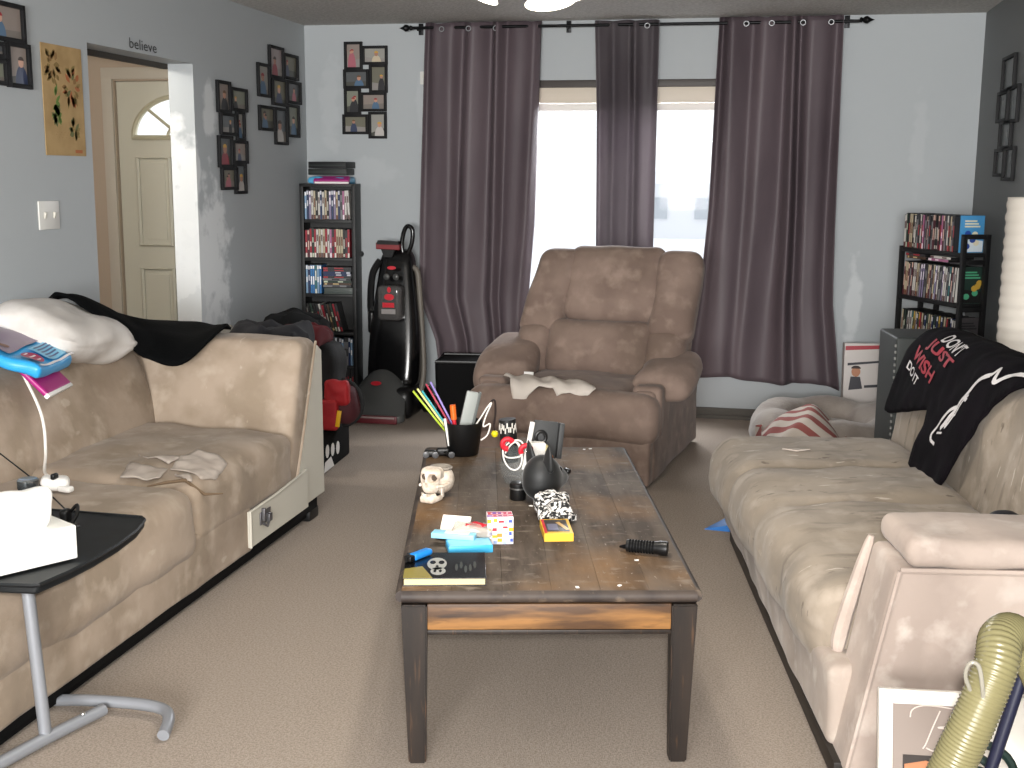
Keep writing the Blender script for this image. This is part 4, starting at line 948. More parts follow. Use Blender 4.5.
# tall narrow bookcase in the corner
BKR = math.radians(5.5)
bl = thing('bookcase', 'tall narrow black bookcase full of DVDs in the back left corner', 'bookcase', (-2.716, 7.352, 0), BKR)
for x in (-.168, .168):
    bm = B(); bx(bm, (x, .0825, .72), (.024, .165, 1.44), .002); obj('side_panel', bm, shelfm, bl)
bm = B(); bx(bm, (0, .161, .72), (.312, .006, 1.4)); obj('back_panel', bm, shelfm, bl, smooth=False)
bm = B(); bx(bm, (0, .0825, 1.432), (.362, .165, .02), .002); obj('top_board', bm, shelfm, bl)
ZL = (.06, .265, .488, .735, .968, 1.212)
for z in ZL:
    bm = B(); bx(bm, (.0, .08, z-.009), (.312, .156, .018), .001); obj('shelf_board', bm, shelfm, bl)
b1 = Matrix.Translation((-2.716, 7.352, 0)) @ Matrix.Rotation(BKR, 4, 'Z')
GL = 'DVD cases in the corner bookcase'
row(b1, -.154, .113, .02, ZL[5]+.0005, 1, 'top shelf of corner bookcase', GL, [0, 2, 5, 1, 4, 2, 7, 12, 15, 8, 1], 0)
row(b1, .131, .137, .02, ZL[5]+.0015, 2, 'top shelf of corner bookcase, leaning right end', GL, [1], -.055)
row(b1, -.154, .138, .02, ZL[4]+.0005, 3, 'second shelf of corner bookcase', GL, [1, 4, 7, 3, 0, 9, 13, 8, 1, 3, 7, 15, 6])
row(b1, -.154, -.06, .02, ZL[3]+.0005, 4, 'third shelf of corner bookcase', GL, [14, 5, 14, 2, 10, 5])
stack(b1, .051, .02, ZL[3]+.045, 9, 5, 'third shelf stack of corner bookcase', GL, [0, 2, 6, 13, 4, 12, 8])
o = thing('disc_player', 'grey slim box under the flat DVD stack in the corner bookcase', 'player', (-2.655, 7.378, ZL[3]+.0005), BKR); bm = B(); bx(bm, (0, .07, .021), (.2, .14, .042), .004); obj('body', bm, M('player_grey', '#4c5350', .5), o)
row(b1, -.130, .075, .02, ZL[2]+.0018, 6, 'fourth shelf of corner bookcase', GL, [0, 1, 9, 13, 3, 6, 0, 8], -.24, .0185)
row(b1, -.0, .139, .02, ZL[1]+.0005, 7, 'fifth shelf of corner bookcase', GL, [5, 14, 1, 2, 4])
row(b1, .02, .139, .02, ZL[0]+.0005, 8, 'lowest shelf of corner bookcase', GL, [0, 1, 4, 13])
# things on top
for k, (z, lab, c) in enumerate(((.0, 'glossy pink and blue packet lying on the corner bookcase', None), (.062, 'lower flat black box on the corner bookcase', 1), (.105, 'upper flat black box on the corner bookcase', 2))):
    if c is None:
        o = thing('snack_packet', lab, 'packet', (-2.70, 7.37, 1.4425), .12)
        bm = B(); rbox(bm, (.0, .05, .02), (.27, .2, .04), .016, (8, 6, 3), lambda p, h: p+Vector((0, wob(p, 20, .008), wob(p, 14, .012)))); obj('bag', bm, M('packet_sky', '#4f9fc9', .35), o)
        bm = B(); rbox(bm, (.02, -.035, .022), (.23, .06, .034), .012, (6, 3, 3), rot=(.5, 0, 0)); plabel(obj('label', bm, M('packet_magenta', '#a02a78', .35), o), 'magenta panel')
        bm = B(); bx(bm, (.025, -.062, .006), (.22, .006, .012), .002); obj('edge', bm, WHITE, o)
    else:
        o = thing('flat_box', lab, 'box', (-2.715, 7.385, 1.4425+z-.008), (.03, -.04)[c-1]); bm = B(); bx(bm, (0, .06, .02), (.255, .17, .04), .004); obj('box', bm, M('flat_box_%d' % c, ('#1c201e', '#121315')[c-1], .5), o)
        bm = B(); bx(bm, (0, -.0255, .018), (.25, .002, .003)); obj('lid_line', bm, M('lid_line', '#3a4440', .5), o, smooth=False)

# open rack in the right corner, turned towards the room
RA = math.radians(-65)
br = thing('media_rack', 'black open DVD rack standing at an angle in the back right corner', 'bookcase', (1.02, 6.50, 0), RA)
RL, RD = .60, .16
ZR = (.08, .335, .595, .86, 1.122)
for x, z in ((-RL+.012, 1.13), (-.012, 1.218)):
    for y in (.012, RD-.012):
        bm = B(); bx(bm, (x, y, z/2), (.024, .024, z), .002); obj('post', bm, shelfm, br)
for z in ZR:
    bm = B(); bx(bm, (-RL/2, RD/2, z-.011), (RL-.05, RD, .022), .002); obj('shelf_board', bm, shelfm, br)
for z in (1.206, 1.075, .83, .56, .3):
    bm = B(); bx(bm, (-.012, RD/2, z), (.022, RD-.048, .024), .002); obj('rail', bm, shelfm, br)
bm = B(); bx(bm, (-RL*.72, RD-.012, .60), (.03, .02, 1.05), .002); obj('back_post', bm, shelfm, br)
b2 = Matrix.Translation((1.02, 6.50, 0)) @ Matrix.Rotation(RA, 4, 'Z')
GR = 'DVD cases in the right corner rack'
row(b2, -.570, -.10, .004, ZR[4]+.0005, 11, 'top board of right rack', GR, [0, 4, 7, 13, 15, 6, 9, 1, 13, 8])
row(b2, -.55, -.055, .004, ZR[3]+.0005, 12, 'second board of right rack', GR, [4, 7, 6, 1, 10, 7, 12, 9, 4], .06, .0155)
row(b2, -.55, -.055, .004, ZR[2]+.0005, 13, 'third board of right rack', GR, [1, 10, 0, 8, 7, 3, 11, 2, 4], .07, .0165)
row(b2, -.56, -.05, .004, ZR[1]+.0005, 14, 'fourth board of right rack', GR, [0, 4, 6, 13, 2], 0)
for k, (x, z, i) in enumerate(((-.43, 0, 6), (-.44, .0145, 13), (-.22, .0, 15), (-.2, .0145, 1))):
    put_dvd(i, b2 @ Matrix.Translation((x, .004, ZR[3]+.206+z+.008)) @ Matrix.Rotation(PI/2, 4, 'Y') @ Matrix.Translation((0, 0, -.095)), SPINES[i][0]+' DVD case lying flat on the upright cases of the right rack second board', 'flat DVD cases in the right rack')
def cover(name, lab, x, z, cols, seed):
    o = thing(name, lab, 'DVD', b2 @ Vector((x, .02, z)), RA, GR); bm = B(); bx(bm, (0, .0675, .095), (.0135, .135, .19), .0008); obj('case', bm, M('case_'+cols[0], cols[0], .4), o)
    rr = random.Random(seed); bm = B(); f = lambda a, b, t: (.0068+t, a, b)
    prism(bm, [(.004, .004), (.131, .004), (.131, .186), (.004, .186)], .0004, f, 0)
    prism(bm, [(.004, .004), (.131, .004), (.131, .06), (.004, .075)], .0006, f, 1)
    for k in range(5): prism(bm, ell(rr.uniform(.03, .11), rr.uniform(.03, .11), .018, .016, 10), .0008+.0002*k, f, 2+k % 2)
    for k in range(3): prism(bm, [(.02, .13+.014*k), (.11-.01*k, .13+.014*k), (.11-.01*k, .138+.014*k), (.02, .138+.014*k)], .0009, f, 3)
    obj('cover_art', bm, [M('art_'+c, c, .35) for c in cols], o, smooth=False)
cover('dvd_case', 'bright blue DVD cover facing the room at the right end of the rack top board', -.065, ZR[4]+.0005, ['#4f9ad0', '#dfe9ef', '#2e4fa0', '#e9e4c8'], 1)
cover('dvd_case', 'dark DVD cover with yellow figures facing out at the rack second board end', -.034, ZR[3]+.0005, ['#23352f', '#1d1c1c', '#c09a3c', '#4fa07a'], 2)
cover('dvd_case', 'grey patterned DVD cover facing out at the rack third board end', -.034, ZR[2]+.0005, ['#4a4648', '#8d8a88', '#b9b4b0', '#2a2a2c'], 3)

# ================================================================== CARPET CLEANER, BIN AND BAGS
vc = thing('carpet_cleaner', 'black upright carpet cleaner beside the tall bookcase', 'carpet cleaner', (-2.235, 7.12, 0))
gl = M('gloss_black', '#0a0a0b', .18, spec=.6)
smoke = M('smoked_plastic', '#474847', .25, spec=.6)
bm = B(); rbox(bm, (.0, .05, .10), (.34, .34, .2), .06, (6, 6, 4)); obj('chassis', bm, BLACK, vc)
def foot(p, h):
    t = (p.y+h.y)/(2*h.y); q = p.copy()
    q.z = -h.z + (p.z+h.z)*(.15+.85*math.sin(PI/2*min(1, t*1.1))**1.2); q.x *= 1.10-.42*t**1.3-.15*max(0,p.z/h.z)*t; q.z -= max(0, p.z/h.z)*.13*(abs(p.x)/h.x)**2*t; return q
bm = B(); rbox(bm, (-.05, -.06, .165), (.38, .38, .32), .05, (10, 14, 6), foot); obj('nozzle_hood', bm, smoke, vc)
bm = B(); bx(bm, (-.06, -.255, .028), (.36, .02, .05), .006); plabel(obj('nozzle_lip', bm, M('dull_red', '#5d1f26', .4), vc), 'dark red front lip')
bm = B(); bx(bm, (-.06, -.267, .042), (.33, .004, .012), .001); obj('lip_window', bm, M('clear_strip', '#8d7c7a', .2), vc)
bm = B(); prism(bm, ell(-.06, .125, .034, .012), .004, lambda a, b, h: (a, -.12-h+(b-.1)*.8, b+.10)); obj('badge', bm, RED, vc)
def body(p, h):
    t = (p.z+h.z)/(2*h.z); w = 1.0-.30*t+.10*math.sin(PI*t*1.4); q = p.copy(); q.x *= w; q.y *= 1-.45*t; q.y += .10*t; return q
bm = B(); rbox(bm, (0, .10, .60), (.33, .24, .88), .08, (8, 6, 16), body); obj('body', bm, gl, vc)
bm = B(); rbox(bm, (.0, .045, .715), (.155, .13, .22), .03, (6, 4, 6)); obj('tank', bm, M('tank_clear', '#5a5857', .12, alpha=.75), vc)
bm = B(); f = lambda a, b, h: (a, -.022-h, b)
prism(bm, ell(.005, .755, .032, .02), .002, f); prism(bm, ell(.005, .80, .012, .018), .002, f); bx(bm, (.0, -.023, .705), (.075, .002, .03)); plabel(obj('tank_label', bm, RED, vc, smooth=False), 'red label')
bm = B(); bx(bm, (0, -.024, .665), (.09, .002, .03)); obj('tank_print', bm, M('tank_print', '#8f8a88', .4), vc, smooth=False)
bm = B(); prism(bm, ell(.0, .93, .028, .011), .004, lambda a, b, h: (a, .055-h, b)); plabel(obj('badge', bm, RED, vc, smooth=False), 'red oval badge')
for s in (-1, 1):
    bm = B(); lathe(bm, [(0, 0), (.018, 0), (.02, .006), (.012, .012), (0, .013)], 14, (s*.03, .045, .875), mat4=Matrix.Rotation(PI/2, 4, 'X')); obj('dial', bm, smoke, vc)
bm = B(); tube(bm, smoothpath([(.055, .16, .98), (.035, .16, 1.06), (.05, .16, 1.15), (.075, .16, 1.185), (.105, .16, 1.16), (.10, .16, 1.08), (.07, .16, 1.0)], 6), .014, 10); obj('handle', bm, gl, vc)
bm = B(); prism(bm, [(-.125, 1.04), (.03, 1.035), (.03, 1.075), (-.125, 1.082)], .05, lambda a, b, h: (a, .12+h, b)); plabel(obj('hand_tool', bm, M('tool_red', '#7e2c30', .4), vc, bevel=.006), 'red brush tool'); 
bm = B(); prism(bm, [(-.12, 1.07), (.03, 1.068), (.02, 1.09), (-.11, 1.095)], .056, lambda a, b, h: (a, .117+h, b)); prism(bm, [(-.09, 1.04), (0, 1.038), (-.02, .99), (-.07, .99)], .05, lambda a, b, h: (a, .12+h, b)); obj('tool_holder', bm, BLACK, vc)
hz = M('grey_hose', '#6d675f', .5)
bm = B(); P = smoothpath([(.09, .17, .93), (.135, .16, .90), (.15, .16, .75), (.165, .16, .5), (.178, .14, .28), (.17, .1, .14)], 14); tube(bm, P, [.017+(.002 if i % 2 else 0) for i in range(len(P))], 10); obj('hose', bm, hz, vc)
bm = B(); P = smoothpath([(-.10, .14, .97), (-.15, .13, .88), (-.165, .13, .7), (-.15, .12, .55)], 8); tube(bm, P, .022, 8); rbox(bm, (-.155, .12, .58), (.04, .06, .14), .015, (3, 3, 3)); obj('cord_hook', bm, BLACK, vc)
for s in (-1, 1):
    bm = B(); lathe(bm, [(0, 0), (.075, 0), (.085, .01), (.085, .035), (.07, .045), (0, .045)], 24, (s*.17+(0 if s > 0 else -.0), .17, .086), mat4=Matrix.Rotation(s*PI/2, 4, 'Y')); obj('wheel', bm, BLACK, vc)
# black bin in front of the left curtain
bn = thing('storage_bin', 'square black bin standing under the left curtain beside the carpet cleaner', 'bin', (-1.755, 7.16, 0), .12)
bm = B(); rbox(bm, (0, 0, .19), (.35, .34, .38), .025, (3, 3, 3), lambda p, h: Vector((p.x*(.93+.07*(p.z+h.z)/(2*h.z)), p.y*(.93+.07*(p.z+h.z)/(2*h.z)), p.z))); obj('body', bm, MATTE, bn)
bm = B(); tube(bm, [(-.165, -.16, .38), (.165, -.16, .38), (.165, .16, .38), (-.165, .16, .38)], .012, 8, closed=True); obj('rim', bm, BLACK, bn)
# pile behind the sectional
tb = thing('plastic_tub', 'black tub with white lettering on the floor behind the sectional', 'tub', (-2.30, 5.80, 0), .05)
bm = B(); rbox(bm, (0, 0, .10), (.36, .50, .20), .02, (3, 3, 3)); obj('body', bm, MATTE, tb)
bm = B(); f = lambda a, b, h: (.181+h, a, b)
for k in range(3): prism(bm, ell(-.16+.09*k, .11-.01*k, .03, .035, 12), .001, f)
prism(bm, [(-.22, .01), (-.05, .01), (-.1, .07), (-.2, .06)], .001, f); obj('lettering', bm, WHITE, tb, smooth=False)
bp = thing('backpack', 'black and red backpack standing on the black tub behind the sectional', 'backpack', (-2.30, 5.86, .226), .1)
bk_m = M('black_canvas', '#0f0f10', .8, bump=.2, bscale=120); rd_m = M('red_canvas', '#9c1a20', .7, bump=.2, bscale=60); mr_m = M('maroon_canvas', '#3f1219', .75)
bm = B(); rbox(bm, (0, .1, .20), (.36, .34, .41), .11, (8, 8, 8), lambda p, h: p+Vector((wob(p, 8, .02), wob(p, 8, .02, 2), wob(p, 8, .015, 4)))); obj('body', bm, bk_m, bp)
bm = B(); rbox(bm, (.20, -.03, .10), (.2, .22, .22), .09, (6, 6, 6), lambda p, h: p+Vector((wob(p, 12, .015), 0, wob(p, 12, .012, 3)))); obj('pocket', bm, mr_m, bp)
bm = B(); rbox(bm, (.20, -.13, .17), (.13, .08, .13), .028, (5, 3, 5), lambda p, h: p+Vector((0, wob(p, 20, .01), wob(p, 18, .02)))); plabel(obj('flap', bm, rd_m, bp), 'bright red flap')
bm = B(); rbox(bm, (.165, -.16, .06), (.09, .05, .16), .018, (3, 3, 4)); plabel(obj('strap_panel', bm, rd_m, bp), 'bright red strip')
bm = B(); bx(bm, (.215, -.18, .045), (.022, .012, .085), .003, rot=(0, .15, 0)); plabel(obj('zip_tag', bm, M('tag_yellow', '#d9a514', .5), bp), 'yellow tag')
bm = B(); tube(bm, [(.20+.105*math.cos(PI*k/10-PI/2), -.03, .10+.12*math.sin(PI*k/10-PI/2)) for k in range(11)], .012, 8); obj('piping', bm, bk_m, bp)
hb = thing('laundry_hamper', 'dark laundry hamper behind the sectional, almost hidden', 'hamper', (-2.31, 5.22, 0))
bm = B(); rbox(bm, (0, 0, .325), (.44, .42, .65), .05, (4, 4, 5)); obj('body', bm, M('hamper_dark', '#1c1b1e', .8), hb)
def heap(name, lab, cat, loc, s, mat, seed, amp=.04, rot=0):
    o = thing(name, lab, cat, loc, rot)
    bm = B(); rbox(bm, (0, 0, s[2]/2), s, min(s)*.45, (12, 12, 6), lambda p, h: p+Vector((wob(p, 9, amp*.7, seed), wob(p, 9, amp*.7, seed+2), (wob(p, 10, amp, seed+4)+wob(p, 22, amp*.4, seed+7))*(1 if p.z > -h.z*.5 else .1)))); obj('cloth', bm, mat, o); return o
heap('jacket', 'dark crumpled jacket heaped behind the far back of the sectional', 'jacket', (-2.23, 5.24, .6505), (.36, .34, .15), M('jacket_dark', '#15151b', .85), 3)
heap('sweater', 'dark red crumpled sweater over the top of the backpack', 'sweater', (-2.37, 5.88, .615), (.34, .30, .09), M('sweater_red', '#56141b', .9), 9)
heap('coat', 'black coat heaped against the corner bookcase behind the dark red sweater', 'coat', (-2.60, 6.46, .0), (.46, .42, .72), M('coat_black', '#101113', .9), 15, .05)
o = thing('plastic_bag', 'small clear bag standing behind the sectional beside the black cloth', 'bag', (-2.44, 5.20, .6505)); bm = B(); rbox(bm, (0, 0, .07), (.11, .06, .16), .028, (5, 4, 6), lambda p, h: p+Vector((wob(p, 16, .015)-.012*p.z/h.z, 0, wob(p, 18, .012)))); obj('bag', bm, M('cloudy_film', '#b3aea4', .4, alpha=.7), o)
heap('plastic_bag', 'white crumpled plastic bag on the floor between bookcase and carpet cleaner', 'bag', (-2.555, 7.04, 0), (.13, .3, .11), M('white_film', '#cfccc8', .4), 22, .03)

# ================================================================== ON AND BEHIND THE SOFAS
# white pillow and black garment on the left sectional
o = thing('pillow', 'white bed pillow lying on the back of the left sectional', 'pillow', (-2.64, 4.17, .80), .0)
pil = M('pillow_white', '#d3cfcb', .85, col2='#c4bfba', scale=8, bump=.1, bscale=14)
def pilf(p, h):
    e = 1-min(1, (abs(p.x)/h.x)**2.5*.75+(abs(p.y)/h.y)**2.5*.75); q = p.copy(); q.z *= .35+.65*max(0, e)**.5
    q.z += wob(p, 7, .02, 3); q.x += wob(p, 6, .02, 4); return q
bm = B(); rbox(bm, (0, 0, 0), (.38, .58, .20), .07, (12, 18, 6), pilf, rot=(-.14, .32, 0)); obj('pillow', bm, pil, o, loc=(-.02, .05, .085))
UP = [(-2.80, 4.32, .99), (-2.76, 4.45, .995), (-2.72, 4.6, .944), (-2.66, 4.75, .874), (-2.57, 4.92, .845), (-2.42, 4.945, .835), (-2.276, 4.92, .825)]
LO = [(-2.665, 4.30, 1.0), (-2.585, 4.34, .938), (-2.54, 4.41, .857), (-2.478, 4.46, .777), (-2.436, 4.50, .735), (-2.312, 4.53, .725), (-2.262, 4.72, .815)]
UPs, LOs = smoothpath(UP, 6), smoothpath(LO, 6)
def garment(u, v):
    k = u*(len(UPs)-1); i = min(int(k), len(UPs)-2); t = k-i
    a = UPs[i].lerp(UPs[i+1], t); b = LOs[i].lerp(LOs[i+1], t)
    p = a.lerp(b, v); s_ = math.sin(PI*v)
    p += Vector((.02, -.02, .028))*s_ + Vector((0, 0, .012*nz(u*7, v*4, 2)))
    return p - Vector((-2.5, 4.6, .80))
o = thing('black_garment', 'black garment draped over the inner corner of the left sectional beside the pillow', 'garment', (-2.5, 4.6, .80))
bm = B(); sheet(bm, garment, 40, 14); obj('cloth', bm, M('black_knit', '#08090a', .92, spec=.08, bump=.2, bscale=90), o, solid=.012, auto=180)
# packets of wipes on the backrest
o = thing('snack_packet', 'bright blue crinkled packet with a crimson badge lying on the left sectional backrest', 'packet', (-2.585, 3.80, .832), .22)
def pk(p, h): return p+Vector((0, wob(p, 12, .01), wob(p, 10, .018)+.03*(p.y/h.y)*.0-.10*(p.x/h.x)**2*(p.x > 0)-.02))
TP = (0, .42, 0)
sky = M('wipe_sky', '#2f9bd8', .35); 
bm = B(); rbox(bm, (0, 0, .03), (.30, .34, .05), .02, (12, 12, 3), lambda p, h: p+Vector((0, wob(p, 12, .008), wob(p, 9, .014))), rot=(0, .36, 0)); obj('bag', bm, sky, o)
def onpk(a, b, h): return Matrix.Rotation(.36, 3, 'Y') @ Vector((a, b, .030+h)) + Vector((0, 0, .03))
bm = B()
def patch(poly, h, mi, cell=.02):
    drape(bm, poly, cell, lambda a, b: onpk(a, b, h+wob(Vector((a, b, .025)), 9, .014)), mi)
patch([(-.14, -.10), (.02, -.13), (.02, .15), (-.14, .15)], .001, 1); patch([(.04, -.02), (.13, -.02), (.13, .15), (.04, .15)], .0015, 2)
patch(ell(.085, -.085, .04, .045, 20), .003, 3, .01)
for k in range(5): patch([(.05+.015*k, .0), (.057+.015*k, .0), (.057+.015*k, .13-.01*k), (.05+.015*k, .13-.01*k)], .003, 4, .006)
patch(ell(-.03, -.06, .02, .02, 12), .003, 5, .01); patch([(.055, -.10), (.062, -.10), (.062, -.07), (.055, -.07)], .005, 6, .005); patch([(.08, -.115), (.088, -.115), (.088, -.06), (.08, -.06)], .005, 6, .005); patch([(.105, -.105), (.112, -.105), (.112, -.07), (.105, -.07)], .005, 6, .005)
patch([(.138, -.165), (.149, -.165), (.149, .165), (.138, .165)], .002, 6, .01)
obj('print', bm, [M('pk_%d' % i, c, .4) for i, c in enumerate(('#2f9bd8', '#8d7f92', '#7cc4e6', '#a81f52', '#2b4f86', '#7a4a2c', '#e8e4e6'))], o, auto=180)
o = thing('snack_packet', 'magenta packet with white edge under the bright blue packet', 'packet', (-2.495, 3.83, .752), .22)
bm = B(); rbox(bm, (0, .0, .02), (.13, .24, .02), .008, (4, 6, 2), rot=(0, .80, 0)); obj('bag', bm, M('magenta_film', '#a32075', .35), o)
bm = B(); bx(bm, (.046, .0, -.028), (.016, .24, .018), .003, rot=(0, .80, 0)); obj('edge', bm, WHITE, o)
# charger and cord
o = thing('charger', 'white charger lying on the left sectional seat with its cord running up the back', 'charger', (-2.235, 3.45, .47))
bm = B(); rbox(bm, (0, 0, .022), (.09, .07, .045), .018, (4, 4, 3), rot=(0, .1, .5)); rbox(bm, (.05, -.02, .01), (.05, .03, .02), .008, (3, 3, 2), rot=(0, 0, -.2)); obj('plug', bm, WHITE, o)
bm = B(); tube(bm, smoothpath([(-.02, .03, .03), (-.14, .16, .01), (-.205, .27, .05), (-.225, .3, .14), (-.245, .3, .22), (-.29, .29, .33), (-.30, .27, .37)], 8), .0055, 8); obj('cord', bm, wm, o)
bm = B(); rbox(bm, (.012, -.02, .05), (.016, .03, .02), .006, (3, 3, 2)); plabel(obj('usb_end', bm, BLACK, o), 'dark plug end')

# ---- overbed table at the lower left
tt = thing('tray_table', 'black topped tray table on a grey tubular stand at the lower left', 'side table', (-1.79, 2.68, 0))
def T3(x, y, z): return (x+1.79, y-2.68, z)
edge = [(-2.45, 2.39), (-1.70, 2.385), (-1.625, 2.393)]
cur = [(-1.614+.0, 2.40), (-1.598, 2.50), (-1.592, 2.60), (-1.595, 2.72), (-1.612, 2.85), (-1.640, 2.945), (-1.66, 2.965), (-2.45, 2.99)]
bm = B(); prism(bm, edge+cur, .024, lambda a, b, h: T3(a, b, .526+h))
traym = M('tray_black', '#0f1113', .5, col2='#15181a', spec=.3, scale=14)
obj('tray_top', bm, traym, tt, bevel=.006)
bm = B(); P = [Vector(T3(x, y, .549)) for x, y in edge+cur]; tube(bm, P, .006, 6, closed=True); obj('rim', bm, traym, tt)
gt = M('tube_grey', '#8d9096', .4, .3)
bm = B(); tube(bm, [T3(-1.795, 2.66, .03), T3(-1.826, 2.66, .53)], .0165, 12); obj('post', bm, gt, tt)
bm = B(); tube(bm, smoothpath([T3(-1.735, 2.845, .025), T3(-1.795, 2.64, .025), T3(-1.86, 2.35, .025), T3(-1.93, 2.05, .025)], 4), .017, 12); obj('base_bar', bm, gt, tt)
bm = B(); tube(bm, smoothpath([T3(-1.93, 2.875, .02), T3(-1.80, 2.88, .03), T3(-1.66, 2.885, .032), T3(-1.57, 2.87, .032), T3(-1.525, 2.82, .03), T3(-1.503, 2.745, .02)], 6), .0165, 12); obj('foot_bar', bm, gt, tt)
bm = B(); tube(bm, [T3(-1.93, 2.05, .025), T3(-2.3, 2.1, .025)], .0165, 12); obj('foot_bar', bm, gt, tt)
bm = B(); lathe(bm, [(0, 0), (.012, 0), (.012, .003), (.006, .005), (0, .005)], 16, T3(-1.816, 2.642, .44), mat4=Matrix.Rotation(PI/2, 4, 'X')); plabel(obj('sticker', bm, WHITE, tt), 'round white sticker')
bm = B(); lathe(bm, [(0, 0), (.008, 0), (.006, .004), (0, .005)], 12, T3(-1.755, 2.775, .042)); obj('screw', bm, M('screw_grey', '#b5b5b2', .3, .8), tt)
o = thing('tissue_box', 'white tissue box with a tissue standing out of it on the tray table', 'tissue box', (-1.622, 2.583, .5555), math.radians(59))
bm = B(); rbox(bm, (-.125, .065, .0425), (.25, .13, .085), .004, (2, 2, 2)); obj('box', bm, M('tissue_box_white', '#e4e4df', .6), o)
def tis(p, h):
    q = p.copy(); t = (p.z+h.z)/(2*h.z); q.x *= .8+.25*t; q += Vector((wob(p, 16, .014), wob(p, 18, .016, 2), wob(p, 14, .014, 4)*t)); return q
bm = B(); rbox(bm, (-.125, .065, .125), (.20, .07, .10), .028, (12, 6, 6), tis); obj('tissue', bm, M('tissue_white', '#efefec', .8), o)
o = thing('metal_cylinder', 'small chrome cylinder standing behind the tissue box on the tray table', 'cylinder', (-1.935, 2.86, .5555))
bm = B(); lathe(bm, [(0, 0), (.024, 0), (.026, .01), (.026, .085), (.029, .09), (.029, .112), (.024, .116), (0, .112)], 22); obj('body', bm, M('chrome', '#aeb4b8', .15, .95), o)
o = thing('cord_bundle', 'black cord bundle beside the chrome cylinder on the tray table', 'cord', (-1.81, 2.86, .5555))
bm = B(); rbox(bm, (-.01, -.01, .02), (.025, .035, .04), .01, (3, 3, 3)); tube(bm, smoothpath([(.0, .0, .03), (.02, .0, .05), (.03, -.02, .03), (.03, -.05, .006), (.05, -.04, .006)], 6), .005, 6); tube(bm, smoothpath([(-.01, -.0, .03), (-.14, .06, .09), (-.29, .12, .15)], 6), .0022, 6); obj('bundle', bm, BLACK, o)

# ---- recliner cloth
o = thing('white_cloth', 'white cloth lying over the front edge of the recliner footrest', 'cloth', (-.985, 5.73, .48), math.radians(-8))
CL = [(-.27, .11), (-.20, .13), (-.08, .115), (.06, .10), (.16, .06), (.235, -.02), (.21, -.055), (.12, -.045), (.05, -.06), (.02, -.03), (-.05, -.035), (-.10, -.06), (-.145, -.14), (-.19, -.05), (-.23, .02), (-.28, .07)]
def lap(a, b):
    # b > 0 lies on the top of the footrest, b < 0 hangs down its rounded front
    R0 = .075
    if b > -.0: y, z = b, 0
    else:
        b *= 1.7; th = min(PI/2, -b/R0); y = -R0*math.sin(th); z = -R0+R0*math.cos(th)
        if -b > R0*PI/2: z -= (-b-R0*PI/2)
    return (a, y+.045, z+.014+.010*abs(nz(a*14, b*14, 3))+.006*math.sin(a*50+b*30))
bm = B(); drape(bm, CL, .011, lap); obj('cloth', bm, M('cloth_white', '#cfc6bd', .85), o, solid=.004, auto=180)

# ---- right sofa: shirt
SRM = Matrix.Translation((-.079, 4.86, 0)) @ Matrix.Rotation(math.radians(8.7), 4, 'Z')
PROF = smoothpath([(.585, -.12), (.60, 0.0), (.645, .15), (.69, .30), (.735, .40), (.80, .445), (.88, .44), (.96, .40), (.995, .30)], 8)   # x, height over .45 : seat crease, up the front, over the top
PL = [0]
for a, b in zip(PROF, PROF[1:]): PL.append(PL[-1]+(b-a).length)
def onback(y, s, off=.016):
    d = s+.121
    i = 0
    while i < len(PL)-2 and PL[i+1] < d: i += 1
    t = (d-PL[i])/(PL[i+1]-PL[i]) if PL[i+1] > PL[i] else 0
    p = PROF[i].lerp(PROF[i+1], t); tg = (PROF[i+1]-PROF[i]).normalized(); n = Vector((-tg.y, tg.x))
    k = off + .010*nz(y*7, s*7, 1)+.006*nz(y*16, s*16, 5) + (.02*max(0, (-.03-s)/.1))
    droop = max(0, y-.08)          # beyond the far end the cloth sags
    return Vector((p.x+n.x*k, y-.35*droop, .45+p.y+n.y*k-1.1*droop*max(.25, s/.45)))
SH = [(-.02, .62), (.04, .44), (.05, .32), (.06, .22), (.055, .12), (-.02, .12), (-.25, .175), (-.43, .22), (-.45, .114), (-.46, -.01), (-.53, -.03), (-.60, -.05), (-.73, -.055), (-.80, -.02), (-.84, .06), (-.87, .154), (-.95, .291), (-1.03, .38), (-1.12, .44), (-1.2, .56), (-1.15, .68), (-.6, .68)]
sh = thing('t_shirt', 'black printed T-shirt draped over the back of the right sofa', 't-shirt', (-.079, 4.86, 0), math.radians(8.7))
shm = M('shirt_black', '#0c0a0d', .9, col2='#110d12', spec=.08, scale=10, bump=.15, bscale=120)
bm = B(); drape(bm, SH, .018, onback); obj('cloth', bm, shm, sh, solid=.006, auto=180)
def print_text(txt, y0, s0, y1, s1, hgt, mat, bold=.02):
    """lettering from (y0,s0) to (y1,s1) on the draped cloth"""
    bm = textmesh(txt, 1, bold=bold); bmesh.ops.triangulate(bm, faces=bm.faces)
    bmesh.ops.subdivide_edges(bm, edges=[e for e in bm.edges if e.calc_length() > .2], cuts=2)
    X = [v.co.x for v in bm.verts]; Yv = [v.co.y for v in bm.verts]; x0, x1 = min(X), max(X); yy0, yy1 = min(Yv), max(Yv)
    d = Vector((y1-y0, s1-s0)); n = Vector((d.y, -d.x)).normalized()
    for v in bm.verts:
        a = (v.co.x-x0)/(x1-x0); b = (v.co.y-yy0)/(yy1-yy0)*hgt
        v.co = onback(y0+d.x*a+n.x*b, s0-.02+d.y*a+n.y*b, .0225)
    return plabel(obj('lettering', bm, mat, sh, False), ('white' if mat is not shr else 'red')+' lettering '+txt)
shw = M('print_white', '#d8d4d4', .7); shr = M('print_red', '#a01e30', .7)
print_text("DON'T", -.22, .475, -.50, .445, .05, shw)
print_text('JUST', -.14, .43, -.50, .385, .05, shr, .03)
print_text('WISH', -.05, .385, -.38, .325, .05, shr, .03)
